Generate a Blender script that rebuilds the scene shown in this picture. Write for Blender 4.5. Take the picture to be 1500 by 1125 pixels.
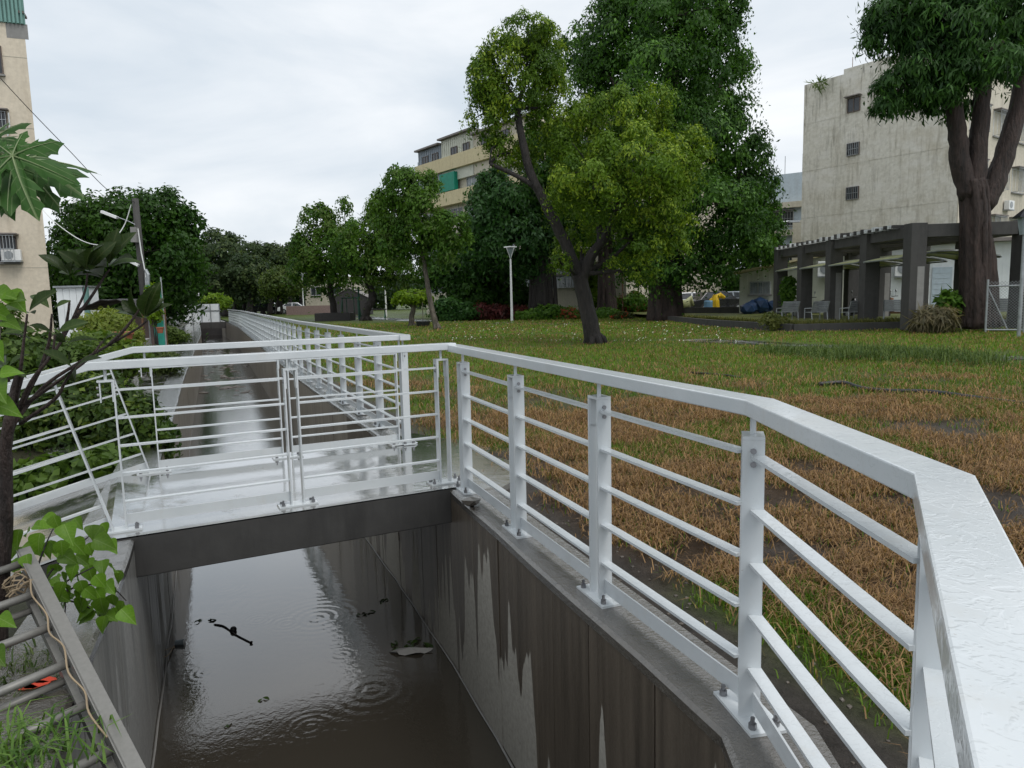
import bpy, bmesh, math, random
import numpy as np
from mathutils import Vector, Matrix, Euler
from mathutils.geometry import tessellate_polygon

for o in list(bpy.data.objects):
    bpy.data.objects.remove(o, do_unlink=True)
SC = bpy.context.scene
C = SC.collection
random.seed(7)
rng = np.random.default_rng(11)
R = math.radians

# ------------------------------------------------------------------ camera
CAM_H, CAM_F, PITCH, ROLL = 1.397, 1045.0, R(6.83), R(-1.35)
cd = bpy.data.cameras.new('camera')
cam = bpy.data.objects.new('camera', cd)
C.objects.link(cam)
cd.sensor_width = 36.0
cd.lens = CAM_F / 1500.0 * 36.0
cd.clip_start, cd.clip_end = 0.05, 1500
cam.matrix_world = Matrix.Translation((0, 0, CAM_H)) @ Matrix.Rotation(R(90) - PITCH, 4, 'X') @ Matrix.Rotation(ROLL, 4, 'Z')
SC.camera = cam

# ------------------------------------------------------------------ sky, sun, exposure
W = bpy.data.worlds.new('World')
SC.world = W
W.use_nodes = True
wt = W.node_tree
wt.nodes.clear()
wo = wt.nodes.new('ShaderNodeOutputWorld')
bg = wt.nodes.new('ShaderNodeBackground')
sky = wt.nodes.new('ShaderNodeTexSky')
sky.sky_type = 'NISHITA'
sky.sun_disc = False
SUN_EL, SUN_AZ = R(58), R(140)
sky.sun_elevation, sky.sun_rotation = SUN_EL, SUN_AZ
sky.air_density, sky.dust_density = 1.0, 4.0
tc = wt.nodes.new('ShaderNodeTexCoord')
mp = wt.nodes.new('ShaderNodeMapping')
mp.inputs['Scale'].default_value = (1.0, 1.0, 3.4)
mp.inputs['Rotation'].default_value = (0.06, 0.1, 0.5)
wt.links.new(tc.outputs['Generated'], mp.inputs['Vector'])
n1 = wt.nodes.new('ShaderNodeTexNoise')
n1.inputs['Scale'].default_value = 2.1
n1.inputs['Detail'].default_value = 7
n1.inputs['Roughness'].default_value = 0.52
n1.inputs['Distortion'].default_value = 0.35
wt.links.new(mp.outputs['Vector'], n1.inputs['Vector'])
cr = wt.nodes.new('ShaderNodeValToRGB')
cr.color_ramp.elements[0].position = 0.36
cr.color_ramp.elements[0].color = (6.3, 7.0, 7.7, 1)
cr.color_ramp.elements[1].position = 0.66
cr.color_ramp.elements[1].color = (9.3, 9.5, 9.7, 1)
wt.links.new(n1.outputs['Fac'], cr.inputs['Fac'])
mx = wt.nodes.new('ShaderNodeMixRGB')
mx.inputs['Fac'].default_value = 0.93
wt.links.new(sky.outputs['Color'], mx.inputs['Color1'])
wt.links.new(cr.outputs['Color'], mx.inputs['Color2'])
wt.links.new(mx.outputs['Color'], bg.inputs['Color'])
bg.inputs['Strength'].default_value = 0.1
wt.links.new(bg.outputs['Background'], wo.inputs['Surface'])

sd = bpy.data.lights.new('sun', 'SUN')
sd.energy, sd.angle, sd.color = 1.5, R(30), (1.0, 0.97, 0.93)
sun = bpy.data.objects.new('sun', sd)
C.objects.link(sun)
sun.rotation_euler = Euler((R(90) - SUN_EL, 0, -SUN_AZ + R(180)), 'XYZ')
sun.location = (0, 0, 40)

SC.view_settings.view_transform = 'Standard'
SC.view_settings.look = 'None'
SC.view_settings.exposure = 0.2
SC.view_settings.gamma = 1.0
SC.view_settings.use_curve_mapping = False
SC.render.engine = 'CYCLES'
SC.render.resolution_x, SC.render.resolution_y = 1024, 768
try:
    SC.cycles.max_bounces = 5
    SC.cycles.diffuse_bounces = 2
    SC.cycles.glossy_bounces = 2
    SC.cycles.transmission_bounces = 3
    SC.cycles.caustics_reflective = False
    SC.cycles.caustics_refractive = False
except Exception:
    pass

# ------------------------------------------------------------------ measuring helpers (a point of the place seen along a ray, at a stated depth or height)
def ray(px, py):
    a, b = px - 750.0, py - 562.5
    c, s = math.cos(-ROLL), math.sin(-ROLL)
    u, v = (a * c - b * s) / CAM_F, (a * s + b * c) / CAM_F
    return Vector((u, math.cos(PITCH) - v * math.sin(PITCH), -math.sin(PITCH) - v * math.cos(PITCH)))

def at(px, py, Y):
    d = ray(px, py)
    return Vector((0, 0, CAM_H)) + d * (Y / d.y)

def gp(px, py, z=0.0):
    d = ray(px, py)
    return Vector((0, 0, CAM_H)) + d * ((z - CAM_H) / d.z)

# ------------------------------------------------------------------ object helpers
def tag(o, label=None, cat=None, group=None, kind=None):
    if label: o['label'] = label
    if cat: o['category'] = cat
    if group: o['group'] = group
    if kind: o['kind'] = kind
    return o

def thing(name, label, cat, loc=(0, 0, 0), group=None):
    o = bpy.data.objects.new(name, None)
    o.empty_display_size = 0.1
    C.objects.link(o)
    o.location = loc
    return tag(o, label, cat, group)

def root_loc(p):
    while p is not None:
        if p.parent is None:
            return Vector(p.location)
        p = p.parent
    return Vector((0, 0, 0))

class MB:
    def __init__(s):
        s.v, s.f, s.m = [], [], []
        s.mi = 0
    def add(s, vs, fs):
        o = len(s.v)
        s.v += [tuple(x) for x in vs]
        for f in fs:
            s.f.append(tuple(i + o for i in f)); s.m.append(s.mi)
    def obox(s, c, ex, ey, ez):
        c, ex, ey, ez = map(Vector, (c, ex, ey, ez))
        vs = [c + ex * a + ey * b + ez * d for d in (-1, 1) for b in (-1, 1) for a in (-1, 1)]
        s.add(vs, [(0, 2, 3, 1), (4, 5, 7, 6), (0, 1, 5, 4), (2, 6, 7, 3), (0, 4, 6, 2), (1, 3, 7, 5)])
    def box(s, lo, hi):
        lo, hi = Vector(lo), Vector(hi)
        h = (hi - lo) / 2
        s.obox((lo + hi) / 2, (h.x, 0, 0), (0, h.y, 0), (0, 0, h.z))
    def bar(s, p0, p1, w, h, up=(0, 0, 1)):
        p0, p1 = Vector(p0), Vector(p1)
        x = (p1 - p0); L = x.length; x.normalize()
        up = Vector(up)
        y = up.cross(x)
        if y.length < 1e-4: y = Vector((1, 0, 0)).cross(x)
        y.normalize(); z = x.cross(y)
        s.obox((p0 + p1) / 2, x * L / 2, y * w / 2, z * h / 2)
    def tube(s, pts, rad, n=8, cap=True):
        pts = [Vector(p) for p in pts]
        if not hasattr(rad, '__len__'): rad = [rad] * len(pts)
        o = len(s.v); prev = None
        for i, p in enumerate(pts):
            t = (pts[min(i + 1, len(pts) - 1)] - pts[max(i - 1, 0)]).normalized()
            if prev is None:
                a = Vector((0, 0, 1)) if abs(t.z) < .9 else Vector((1, 0, 0))
                x = a.cross(t).normalized()
            else:
                x = (prev - t * prev.dot(t)).normalized()
            prev = x; y = t.cross(x)
            for k in range(n):
                an = 2 * math.pi * k / n
                s.v.append(tuple(p + (x * math.cos(an) + y * math.sin(an)) * rad[i]))
        for i in range(len(pts) - 1):
            for k in range(n):
                a = o + i * n + k; b = o + i * n + (k + 1) % n
                s.f.append((a, b, b + n, a + n)); s.m.append(s.mi)
        if cap:
            s.f.append(tuple(o + k for k in range(n))[::-1]); s.m.append(s.mi)
            e = o + (len(pts) - 1) * n
            s.f.append(tuple(e + k for k in range(n))); s.m.append(s.mi)
    def prism(s, poly, z0, z1):
        n = len(poly)
        vs = [(p[0], p[1], z0) for p in poly] + [(p[0], p[1], z1) for p in poly]
        fs = [tuple(range(n))[::-1], tuple(range(n, 2 * n))] + [(i, (i + 1) % n, n + (i + 1) % n, n + i) for i in range(n)]
        s.add(vs, fs)
    def ico(s, c, r, seed=0, jit=.25, sq=(1, 1, 1)):
        bm = bmesh.new(); bmesh.ops.create_icosphere(bm, subdivisions=1, radius=1)
        rr = random.Random(seed)
        vs = []
        for v in bm.verts:
            k = 1 + rr.uniform(-jit, jit)
            vs.append(Vector(c) + Vector((v.co.x * r * k * sq[0], v.co.y * r * k * sq[1], v.co.z * r * k * sq[2])))
        s.add(vs, [tuple(v.index for v in f.verts) for f in bm.faces]); bm.free()
    def mesh(s, name, off=Vector((0, 0, 0)), smooth=False):
        me = bpy.data.meshes.new(name)
        off = Vector(off)
        me.from_pydata([(x - off.x, y - off.y, z - off.z) for x, y, z in s.v], [], s.f)
        if any(s.m): me.polygons.foreach_set('material_index', s.m)
        if smooth: me.polygons.foreach_set('use_smooth', [True] * len(me.polygons))
        me.update()
        return me
    def build(s, name, mat, parent=None, smooth=False, bevel=0):
        me = s.mesh(name, root_loc(parent), smooth)
        return put(name, me, mat, parent, bevel=bevel)

def put(name, me, mat, parent=None, loc=None, rot=None, scale=None, bevel=0):
    if mat is not None and len(me.materials) == 0:
        for m in (mat if isinstance(mat, (list, tuple)) else [mat]): me.materials.append(m)
    o = bpy.data.objects.new(name, me)
    C.objects.link(o)
    if parent: o.parent = parent
    if loc is not None: o.location = Vector(loc) - (root_loc(parent) if parent else Vector((0, 0, 0)))
    if rot is not None: o.rotation_euler = rot
    if scale is not None: o.scale = scale
    if bevel:
        b = o.modifiers.new('bevel', 'BEVEL'); b.width = bevel; b.segments = 2; b.limit_method = 'ANGLE'
    return o

def np_mesh(name, V, F, col=None, mat=None, parent=None, smooth=False, off=None):
    """F: (n,k) array of equal-sized faces; col: (nv,3)"""
    V = np.asarray(V, np.float32); F = np.asarray(F, np.int32)
    if off is None: off = root_loc(parent)
    V = V - np.array(off, np.float32)
    me = bpy.data.meshes.new(name)
    k = F.shape[1]
    me.vertices.add(len(V)); me.vertices.foreach_set('co', V.ravel())
    me.loops.add(F.size); me.loops.foreach_set('vertex_index', F.ravel())
    me.polygons.add(len(F)); me.polygons.foreach_set('loop_start', np.arange(0, F.size, k, dtype=np.int32))
    try: me.polygons.foreach_set('loop_total', np.full(len(F), k, np.int32))
    except Exception: pass
    if smooth: me.polygons.foreach_set('use_smooth', np.ones(len(F), bool))
    if col is not None:
        a = me.color_attributes.new('Col', 'FLOAT_COLOR', 'POINT')
        a.data.foreach_set('color', np.c_[col, np.ones(len(V))].astype(np.float32).ravel())
    me.update(calc_edges=True); me.validate()
    return put(name, me, mat, parent)

# 2-D value noise in numpy
_lat = rng.random((257, 257))
def vnoise(x, y):
    x = np.asarray(x, float); y = np.asarray(y, float)
    xi = np.floor(x).astype(int); yi = np.floor(y).astype(int)
    fx, fy = x - xi, y - yi
    fx = fx * fx * (3 - 2 * fx); fy = fy * fy * (3 - 2 * fy)
    g = lambda a, b: _lat[a % 256, b % 256]
    return (g(xi, yi) * (1 - fx) + g(xi + 1, yi) * fx) * (1 - fy) + (g(xi, yi + 1) * (1 - fx) + g(xi + 1, yi + 1) * fx) * fy
def fbm(x, y, o=4):
    s, a, t = 0, .5, 0
    for i in range(o):
        s = s + a * vnoise(x * 2 ** i + 17.3 * i, y * 2 ** i + 5.1 * i); t += a; a *= .5
    return s / t
def sstep(a, b, x):
    t = np.clip((np.asarray(x, float) - a) / (b - a), 0, 1)
    return t * t * (3 - 2 * t)

# ------------------------------------------------------------------ materials
def mat(name):
    m = bpy.data.materials.new(name); m.use_nodes = True
    nt = m.node_tree
    return m, nt, nt.nodes['Principled BSDF']
def nd(nt, t, **kw):
    n = nt.nodes.new(t)
    for k, v in kw.items():
        if k.startswith('_'): n.inputs[k[1:]].default_value = v
        else: setattr(n, k, v)
    return n
def lk(nt, a, b): nt.links.new(a, b)
def math_(nt, op, a, b=None, c=None):
    n = nt.nodes.new('ShaderNodeMath'); n.operation = op
    for i, x in enumerate((a, b, c)):
        if x is None: continue
        if isinstance(x, (int, float)): n.inputs[i].default_value = x
        else: nt.links.new(x, n.inputs[i])
    return n.outputs[0]
def ramp(nt, fac, stops):
    r = nt.nodes.new('ShaderNodeValToRGB')
    e = r.color_ramp.elements
    while len(e) < len(stops): e.new(.5)
    for el, (p, c) in zip(e, stops):
        el.position = p; el.color = (c[0], c[1], c[2], 1) if hasattr(c, '__len__') else (c, c, c, 1)
    nt.links.new(fac, r.inputs['Fac'])
    return r.outputs['Color']
def noise(nt, scale, detail=4, vec=None, rough=.55, dist=0):
    n = nd(nt, 'ShaderNodeTexNoise', _Scale=scale, _Detail=detail, _Roughness=rough, _Distortion=dist)
    if vec is not None: nt.links.new(vec, n.inputs['Vector'])
    return n.outputs['Fac']
def pos(nt, scale=None):
    g = nt.nodes.new('ShaderNodeNewGeometry')
    if scale is None: return g.outputs['Position']
    m = nd(nt, 'ShaderNodeMapping', _Scale=scale)
    nt.links.new(g.outputs['Position'], m.inputs['Vector'])
    return m.outputs['Vector']
def bump(nt, bs, h, strength, dist=.01):
    b = nd(nt, 'ShaderNodeBump', _Strength=strength, _Distance=dist)
    nt.links.new(h, b.inputs['Height']); nt.links.new(b.outputs['Normal'], bs.inputs['Normal'])
    return b
def mixc(nt, fac, a, b):
    m = nt.nodes.new('ShaderNodeMixRGB')
    for i, x in zip(('Fac', 'Color1', 'Color2'), (fac, a, b)):
        if isinstance(x, (int, float)): m.inputs[i].default_value = x
        elif isinstance(x, tuple): m.inputs[i].default_value = (*x[:3], 1)
        else: nt.links.new(x, m.inputs[i])
    return m.outputs['Color']

def simple(name, col, rough=.6, metal=0, var=.18, scale=6, spec=.5, bmp=0, bscale=40):
    m, nt, b = mat(name)
    P = pos(nt)
    f = noise(nt, scale, 5, P)
    c0 = tuple(x * (1 - var) for x in col); c1 = tuple(min(1, x * (1 + var)) for x in col)
    lk(nt, ramp(nt, f, [(.3, c0), (.7, c1)]), b.inputs['Base Color'])
    b.inputs['Roughness'].default_value = rough; b.inputs['Metallic'].default_value = metal
    b.inputs['Specular IOR Level'].default_value = spec
    if bmp: bump(nt, b, noise(nt, bscale, 4, P), bmp, .01)
    return m

def m_paint(name, drops):
    m, nt, b = mat(name)
    P = pos(nt)
    f = noise(nt, 3.5, 6, P)
    c = ramp(nt, f, [(.3, (.53, .57, .59)), (.7, (.61, .64, .655))])
    dirt = math_(nt, 'MULTIPLY', ramp(nt, noise(nt, 9, 6, pos(nt, (1, 1, .35)), .7), [(.55, 0.0), (.72, 1.0)]), .3)
    c = mixc(nt, dirt, c, (.5, .49, .45))
    spk = ramp(nt, noise(nt, 120, 2, P), [(.74, 0.0), (.78, 1.0)])
    c = mixc(nt, math_(nt, 'MULTIPLY', spk, .45), c, (.28, .24, .2))
    lk(nt, c, b.inputs['Base Color'])
    b.inputs['Roughness'].default_value = .32
    b.inputs['Coat Weight'].default_value = .6; b.inputs['Coat Roughness'].default_value = .06
    b.inputs['Coat IOR'].default_value = 1.36
    if drops:
        v = nd(nt, 'ShaderNodeTexVoronoi', _Scale=95.0); v.feature = 'SMOOTH_F1'; v.inputs['Smoothness'].default_value = .35
        pw = noise(nt, 17, 3, P, .5, 1.6)
        lk(nt, P, v.inputs['Vector'])
        film = ramp(nt, pw, [(.47, 0.0), (.51, 1.0), (.6, .9), (.75, 1.0)])
        dd = ramp(nt, v.outputs['Distance'], [(.12, 1.0), (.3, 0.0)])
        h = math_(nt, 'ADD', math_(nt, 'MULTIPLY', film, .8), math_(nt, 'MULTIPLY', dd, .5))
        bp_ = nd(nt, 'ShaderNodeBump', _Strength=.4, _Distance=.004)
        lk(nt, h, bp_.inputs['Height']); lk(nt, bp_.outputs['Normal'], b.inputs['Coat Normal'])
        b2 = nd(nt, 'ShaderNodeBump', _Strength=.12, _Distance=.003)
        lk(nt, h, b2.inputs['Height']); lk(nt, b2.outputs['Normal'], b.inputs['Normal'])
        b.inputs['Coat Weight'].default_value = .5; b.inputs['Roughness'].default_value = .3
    return m
M = {}
M['paint'] = m_paint('white paint', False)
M['rail'] = m_paint('white paint with rain drops', True)
M['steel'] = simple('dull steel', (.25, .25, .26), .35, .9)
M['alu'] = simple('weathered aluminium', (.2, .195, .18), .5, .3, .08, 60)
M['black'] = simple('black rubber', (.02, .02, .022), .45)
M['rust'] = simple('rusty iron', (.14, .075, .04), .8, 0, .4, 9)

CH_D = Vector((-.38, .925, 0)).normalized()       # down the channel
CH_N = Vector((.925, .38, 0)).normalized()        # across it, to the lawn

def m_wall(name, wet, dry, dry_on, streak=1.0):
    """board-marked concrete, rain-soaked, with pointed dry tongues left near the foot"""
    m, nt, b = mat(name)
    g = nt.nodes.new('ShaderNodeNewGeometry')
    sx = nt.nodes.new('ShaderNodeSeparateXYZ'); lk(nt, g.outputs['Position'], sx.inputs[0])
    s = math_(nt, 'ADD', math_(nt, 'MULTIPLY', sx.outputs[0], CH_D.x), math_(nt, 'MULTIPLY', sx.outputs[1], CH_D.y))
    z = sx.outputs[2]
    cv = nt.nodes.new('ShaderNodeCombineXYZ')
    lk(nt, math_(nt, 'MULTIPLY', s, 13.0), cv.inputs[0]); lk(nt, math_(nt, 'MULTIPLY', z, .55), cv.inputs[1])
    stk = noise(nt, 1.0, 6, cv.outputs[0], .62)
    cv2 = nt.nodes.new('ShaderNodeCombineXYZ')
    lk(nt, math_(nt, 'MULTIPLY', s, 3.2), cv2.inputs[0]); lk(nt, math_(nt, 'MULTIPLY', z, .12), cv2.inputs[1])
    cv2.inputs[2].default_value = 3.7
    col_ = noise(nt, 1.0, 2.5, cv2.outputs[0], .75)
    fine = noise(nt, 30, 6, g.outputs['Position'], .65)
    w0, w1 = tuple(x * .6 for x in wet), tuple(x * 1.5 for x in wet)
    cwet = ramp(nt, stk, [(.3, w0), (.5, wet), (.72, w1)])
    cdry = ramp(nt, fine, [(.3, tuple(x * .8 for x in dry)), (.7, tuple(x * 1.12 for x in dry))])
    # height of the dry tongues above the foot follows sharp peaks of a 1-D noise
    hgt = math_(nt, 'MULTIPLY', math_(nt, 'SUBTRACT', col_, dry_on), 5.2)
    hz = math_(nt, 'ADD', hgt, math_(nt, 'MULTIPLY', math_(nt, 'SUBTRACT', stk, .5), .5))
    over = math_(nt, 'SUBTRACT', hz, math_(nt, 'ADD', z, 1.4))
    msk = ramp(nt, math_(nt, 'MULTIPLY_ADD', over, 14.0, .5), [(.35, 0.0), (.65, 1.0)])
    c = mixc(nt, msk, cwet, cdry)
    pit = ramp(nt, noise(nt, 55, 3, g.outputs['Position']), [(.68, 0.0), (.74, 1.0)])
    c = mixc(nt, math_(nt, 'MULTIPLY', pit, .5), c, tuple(x * .5 for x in wet))
    lk(nt, c, b.inputs['Base Color'])
    rg = math_(nt, 'ADD', math_(nt, 'MULTIPLY', msk, .35), .42)
    lk(nt, rg, b.inputs['Roughness'])
    b.inputs['Specular IOR Level'].default_value = .35
    h = math_(nt, 'ADD', math_(nt, 'MULTIPLY', stk, .5), math_(nt, 'MULTIPLY', fine, .7))
    bump(nt, b, h, .35, .012)
    return m
M['wallR'] = m_wall('rain-soaked board-marked concrete', (.095, .078, .06), (.38, .36, .315), .425)
M['wallL'] = m_wall('grey streaked concrete', (.2, .195, .18), (.3, .295, .28), .40)
M['wallfar'] = m_wall('rain-streaked pale concrete', (.225, .198, .162), (.33, .305, .265), .49)

def film(nt, b, wet, gain, rough, h, bs=.12):
    """a sheet of rain water over a surface: mirror layer weighted by Fresnel"""
    gl = nd(nt, 'ShaderNodeBsdfGlossy', _Roughness=rough)
    b3 = nd(nt, 'ShaderNodeBump', _Strength=bs, _Distance=.01)
    lk(nt, h, b3.inputs['Height']); lk(nt, b3.outputs['Normal'], gl.inputs['Normal'])
    fr = nd(nt, 'ShaderNodeFresnel', _IOR=1.33)
    f = math_(nt, 'MULTIPLY', fr.outputs[0], gain)
    f = math_(nt, 'MINIMUM', f, .92)
    if wet is not None: f = math_(nt, 'MULTIPLY', f, wet)
    ms = nt.nodes.new('ShaderNodeMixShader'); lk(nt, f, ms.inputs[0])
    lk(nt, b.outputs[0], ms.inputs[1]); lk(nt, gl.outputs[0], ms.inputs[2])
    lk(nt, ms.outputs[0], nt.nodes['Material Output'].inputs['Surface'])
    return gl
def m_wetdeck(name, col, puddle=.5, gain=3.0, rmin=.03, bs=.12, rough_b=.35):
    m, nt, b = mat(name)
    P = pos(nt)
    big = noise(nt, 1.7, 5, P, .6)
    mid = noise(nt, 9, 6, P, .65)
    fin = noise(nt, 70, 4, P, .6)
    c0, c1 = tuple(x * .62 for x in col), tuple(x * 1.25 for x in col)
    c = ramp(nt, mid, [(.28, c0), (.5, col), (.75, c1)])
    moss = ramp(nt, noise(nt, 2.6, 4, P), [(.6, 0.0), (.7, 1.0)])
    c = mixc(nt, math_(nt, 'MULTIPLY', moss, .22), c, (.12, .115, .07))
    lk(nt, c, b.inputs['Base Color'])
    wet = ramp(nt, math_(nt, 'MULTIPLY_ADD', mid, .45, math_(nt, 'MULTIPLY', big, .6)), [(puddle - .07, 1.0), (puddle + .09, 0.0)])
    lk(nt, math_(nt, 'MULTIPLY_ADD', math_(nt, 'SUBTRACT', 1.0, wet), .4, .16), b.inputs['Roughness'])
    film(nt, b, wet, gain, rmin, math_(nt, 'MULTIPLY_ADD', fin, .5 if bs > .2 else .05, mid), bs)
    bump(nt, b, math_(nt, 'ADD', math_(nt, 'MULTIPLY', mid, .6), math_(nt, 'MULTIPLY', fin, .5)), rough_b, .01)
    return m
M['deck'] = m_wetdeck('wet smooth concrete deck', (.24, .24, .225), .64, 3.0, .06)
M['cap'] = m_wetdeck('wet rough concrete', (.085, .075, .062), .72, 3.0, .1, .9, 1.0)
M['walk'] = m_wetdeck('wet concrete walk', (.2, .2, .195), .58, 3.0, .07)


def m_water():
    m, nt, b = mat('murky brown water')
    P = pos(nt)
    g = nt.nodes.new('ShaderNodeSeparateXYZ'); lk(nt, P, g.inputs[0])
    b.inputs['Base Color'].default_value = (.046, .04, .031, 1)
    b.inputs['Roughness'].default_value = .025
    b.inputs['Specular IOR Level'].default_value = .5
    tot = None
    for (cx, cy, lam, dec, amp) in RINGS:
        dx = math_(nt, 'SUBTRACT', g.outputs[0], cx); dy = math_(nt, 'SUBTRACT', g.outputs[1], cy)
        r = math_(nt, 'SQRT', math_(nt, 'ADD', math_(nt, 'MULTIPLY', dx, dx), math_(nt, 'MULTIPLY', dy, dy)))
        w = math_(nt, 'SINE', math_(nt, 'MULTIPLY', r, 2 * math.pi / lam))
        e = math_(nt, 'POWER', 2.718, math_(nt, 'MULTIPLY', math_(nt, 'MULTIPLY', r, r), -1.0 / (dec * dec)))
        t = math_(nt, 'MULTIPLY', math_(nt, 'MULTIPLY', w, e), amp * .55)
        tot = t if tot is None else math_(nt, 'ADD', tot, t)
    mpn = nd(nt, 'ShaderNodeMapping', _Scale=(1, 1, 1), _Rotation=(0, 0, .4)); lk(nt, P, mpn.inputs['Vector'])
    mp2 = nd(nt, 'ShaderNodeMapping', _Scale=(.55, 1.5, 1), _Rotation=(0, 0, .39)); lk(nt, P, mp2.inputs['Vector'])
    sw = noise(nt, 4.5, 3, mp2.outputs['Vector'], .5)
    rain = noise(nt, 26, 3, P, .6)
    fd = ramp(nt, math_(nt, 'MULTIPLY', g.outputs[1], .04), [(.14, 1.0), (.2, .7), (.27, .22), (.33, .2), (.46, 1.0)])
    tot = math_(nt, 'ADD', tot, math_(nt, 'MULTIPLY', sw, .55))
    tot = math_(nt, 'ADD', tot, math_(nt, 'MULTIPLY', math_(nt, 'MULTIPLY', rain, fd), .9))
    b.inputs['Specular IOR Level'].default_value = 0.0
    b.inputs['Roughness'].default_value = .9
    film(nt, b, None, 3.4, .025, tot, .26)
    return m
RINGS = []
for (px, py, lam, dec, amp) in [(465, 905, .085, .34, .5), (420, 913, .06, .2, .35), (545, 1010, .1, .38, .4), (378, 908, .05, .14, .3), (400, 890, .12, .6, .12), (300, 985, .05, .13, .25), (500, 960, .06, .16, .2), (330, 860, .07, .2, .2), (455, 1065, .06, .2, .25)]:
    q = gp(px, py, -1.4); RINGS.append((q.x, q.y, lam, dec, amp))
M['water'] = m_water()

def m_attr(name, rough=.6, trans=0.0, spec=.4, tcol=1.6, noise_amt=0.0):
    m, nt, b = mat(name)
    a = nd(nt, 'ShaderNodeAttribute', attribute_name='Col')
    c = a.outputs['Color']
    if noise_amt:
        f = noise(nt, 14, 5, pos(nt), .65)
        c = mixc(nt, 1.0, c, ramp(nt, f, [(.3, 1 - noise_amt), (.7, 1 + noise_amt)]))
        c.node.blend_type = 'MULTIPLY'
    lk(nt, c, b.inputs['Base Color'])
    b.inputs['Roughness'].default_value = rough
    if noise_amt:
        bw = nt.nodes.new('ShaderNodeRGBToBW'); lk(nt, c, bw.inputs[0])
        lk(nt, math_(nt, 'MULTIPLY_ADD', math_(nt, 'MINIMUM', math_(nt, 'MULTIPLY', bw.outputs[0], 14.0), 1.0), .6, .08), b.inputs['Roughness'])
        bump(nt, b, noise(nt, 55, 5, pos(nt), .75), 1.0, .03)
    b.inputs['Specular IOR Level'].default_value = spec
    if trans:
        t = nt.nodes.new('ShaderNodeBsdfTranslucent')
        sc = mixc(nt, 1.0, c, (tcol, tcol, tcol * .6)); sc.node.blend_type = 'MULTIPLY'
        lk(nt, sc, t.inputs['Color'])
        ms = nd(nt, 'ShaderNodeMixShader', _Fac=trans)
        lk(nt, b.outputs[0], ms.inputs[1]); lk(nt, t.outputs[0], ms.inputs[2])
        lk(nt, ms.outputs[0], nt.nodes['Material Output'].inputs['Surface'])
    return m
M['leaf'] = m_attr('foliage', .5, .3, .22, 1.9)
M['grass'] = m_attr('grass blades', .55, .25, .2)
M['soil'] = m_attr('soil and turf', .6, 0, .25, noise_amt=.4)

def m_bark(name, col):
    m, nt, b = mat(name)
    P = pos(nt, (1, 1, .22))
    f = noise(nt, 16, 6, P, .65)
    lk(nt, ramp(nt, math_(nt, 'MULTIPLY_ADD', f, .6, math_(nt, 'MULTIPLY', noise(nt, 3.2, 4, P), .4)), [(.36, tuple(x * .3 for x in col)), (.5, col), (.66, tuple(x * 2.0 for x in col))]), b.inputs['Base Color'])
    b.inputs['Roughness'].default_value = .7
    bump(nt, b, f, 1.0, .09)
    return m
M['bark'] = m_bark('dark wet bark', (.021, .017, .015))
M['bark2'] = m_bark('reddish wet bark', (.034, .021, .017))
M['bark3'] = m_bark('pale bark', (.11, .095, .075))

def m_plaster(name, col, stain=(.2, .19, .16), amt=.5):
    """painted render with rain-washed streaks"""
    m, nt, b = mat(name)
    P = pos(nt, (1.4, 1.4, .16)); Q = pos(nt)
    f = noise(nt, 2.2, 7, P, .68); g = noise(nt, .55, 5, Q, .6); h = noise(nt, 6, 5, Q, .6)
    c = ramp(nt, h, [(.3, tuple(x * .88 for x in col)), (.7, tuple(min(1, x * 1.06) for x in col))])
    k = math_(nt, 'MULTIPLY', ramp(nt, f, [(.47, 0.0), (.72, 1.0)]), ramp(nt, g, [(.3, .25), (.65, 1.0)]))
    c = mixc(nt, math_(nt, 'MULTIPLY', k, amt), c, stain)
    lk(nt, c, b.inputs['Base Color'])
    b.inputs['Roughness'].default_value = .8; b.inputs['Specular IOR Level'].default_value = .25
    bump(nt, b, h, .15, .03)
    return m
M['grey_render'] = m_plaster('weathered grey render', (.6, .575, .51), (.2, .19, .165), .62)
def m_gable():
    m, nt, b = mat('weathered grey gable render')
    P = pos(nt, (1.4, 1.4, .16)); Q = pos(nt); S = pos(nt, (.5, .5, 1.6))
    f = noise(nt, 2.6, 8, P, .72); g = noise(nt, .5, 5, Q, .6); h = noise(nt, 5, 6, Q, .65); bnd = noise(nt, .9, 5, S, .6)
    sx = nt.nodes.new('ShaderNodeSeparateXYZ'); lk(nt, Q, sx.inputs[0])
    c = ramp(nt, h, [(.28, (.5, .48, .41)), (.5, (.62, .595, .52)), (.72, (.7, .68, .61))])
    c = mixc(nt, math_(nt, 'MULTIPLY', ramp(nt, bnd, [(.5, 0.0), (.64, 1.0)]), .55), c, (.72, .7, .65))
    c = mixc(nt, math_(nt, 'MULTIPLY', ramp(nt, math_(nt, 'MULTIPLY_ADD', g, .6, math_(nt, 'MULTIPLY', f, .5)), [(.52, 0.0), (.68, 1.0)]), .5), c, (.42, .37, .27))
    top = ramp(nt, math_(nt, 'MULTIPLY', math_(nt, 'SUBTRACT', sx.outputs[2], 9.0), .14), [(.0, .35), (1.0, 1.0)])
    k = math_(nt, 'MULTIPLY', ramp(nt, f, [(.52, 0.0), (.66, 1.0)]), top)
    c = mixc(nt, math_(nt, 'MULTIPLY', k, .8), c, (.13, .125, .11))
    lk(nt, c, b.inputs['Base Color']); b.inputs['Roughness'].default_value = .85; b.inputs['Specular IOR Level'].default_value = .2
    bump(nt, b, h, .3, .05)
    return m
M['gable'] = m_gable()
M['cream'] = m_plaster('cream render', (.58, .54, .44), (.25, .2, .13), .45)
M['peach'] = m_plaster('faded peach render', (.62, .55, .44), (.35, .28, .2), .45)
M['beige'] = m_plaster('beige render', (.55, .51, .42), (.2, .17, .13), .5)
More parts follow.
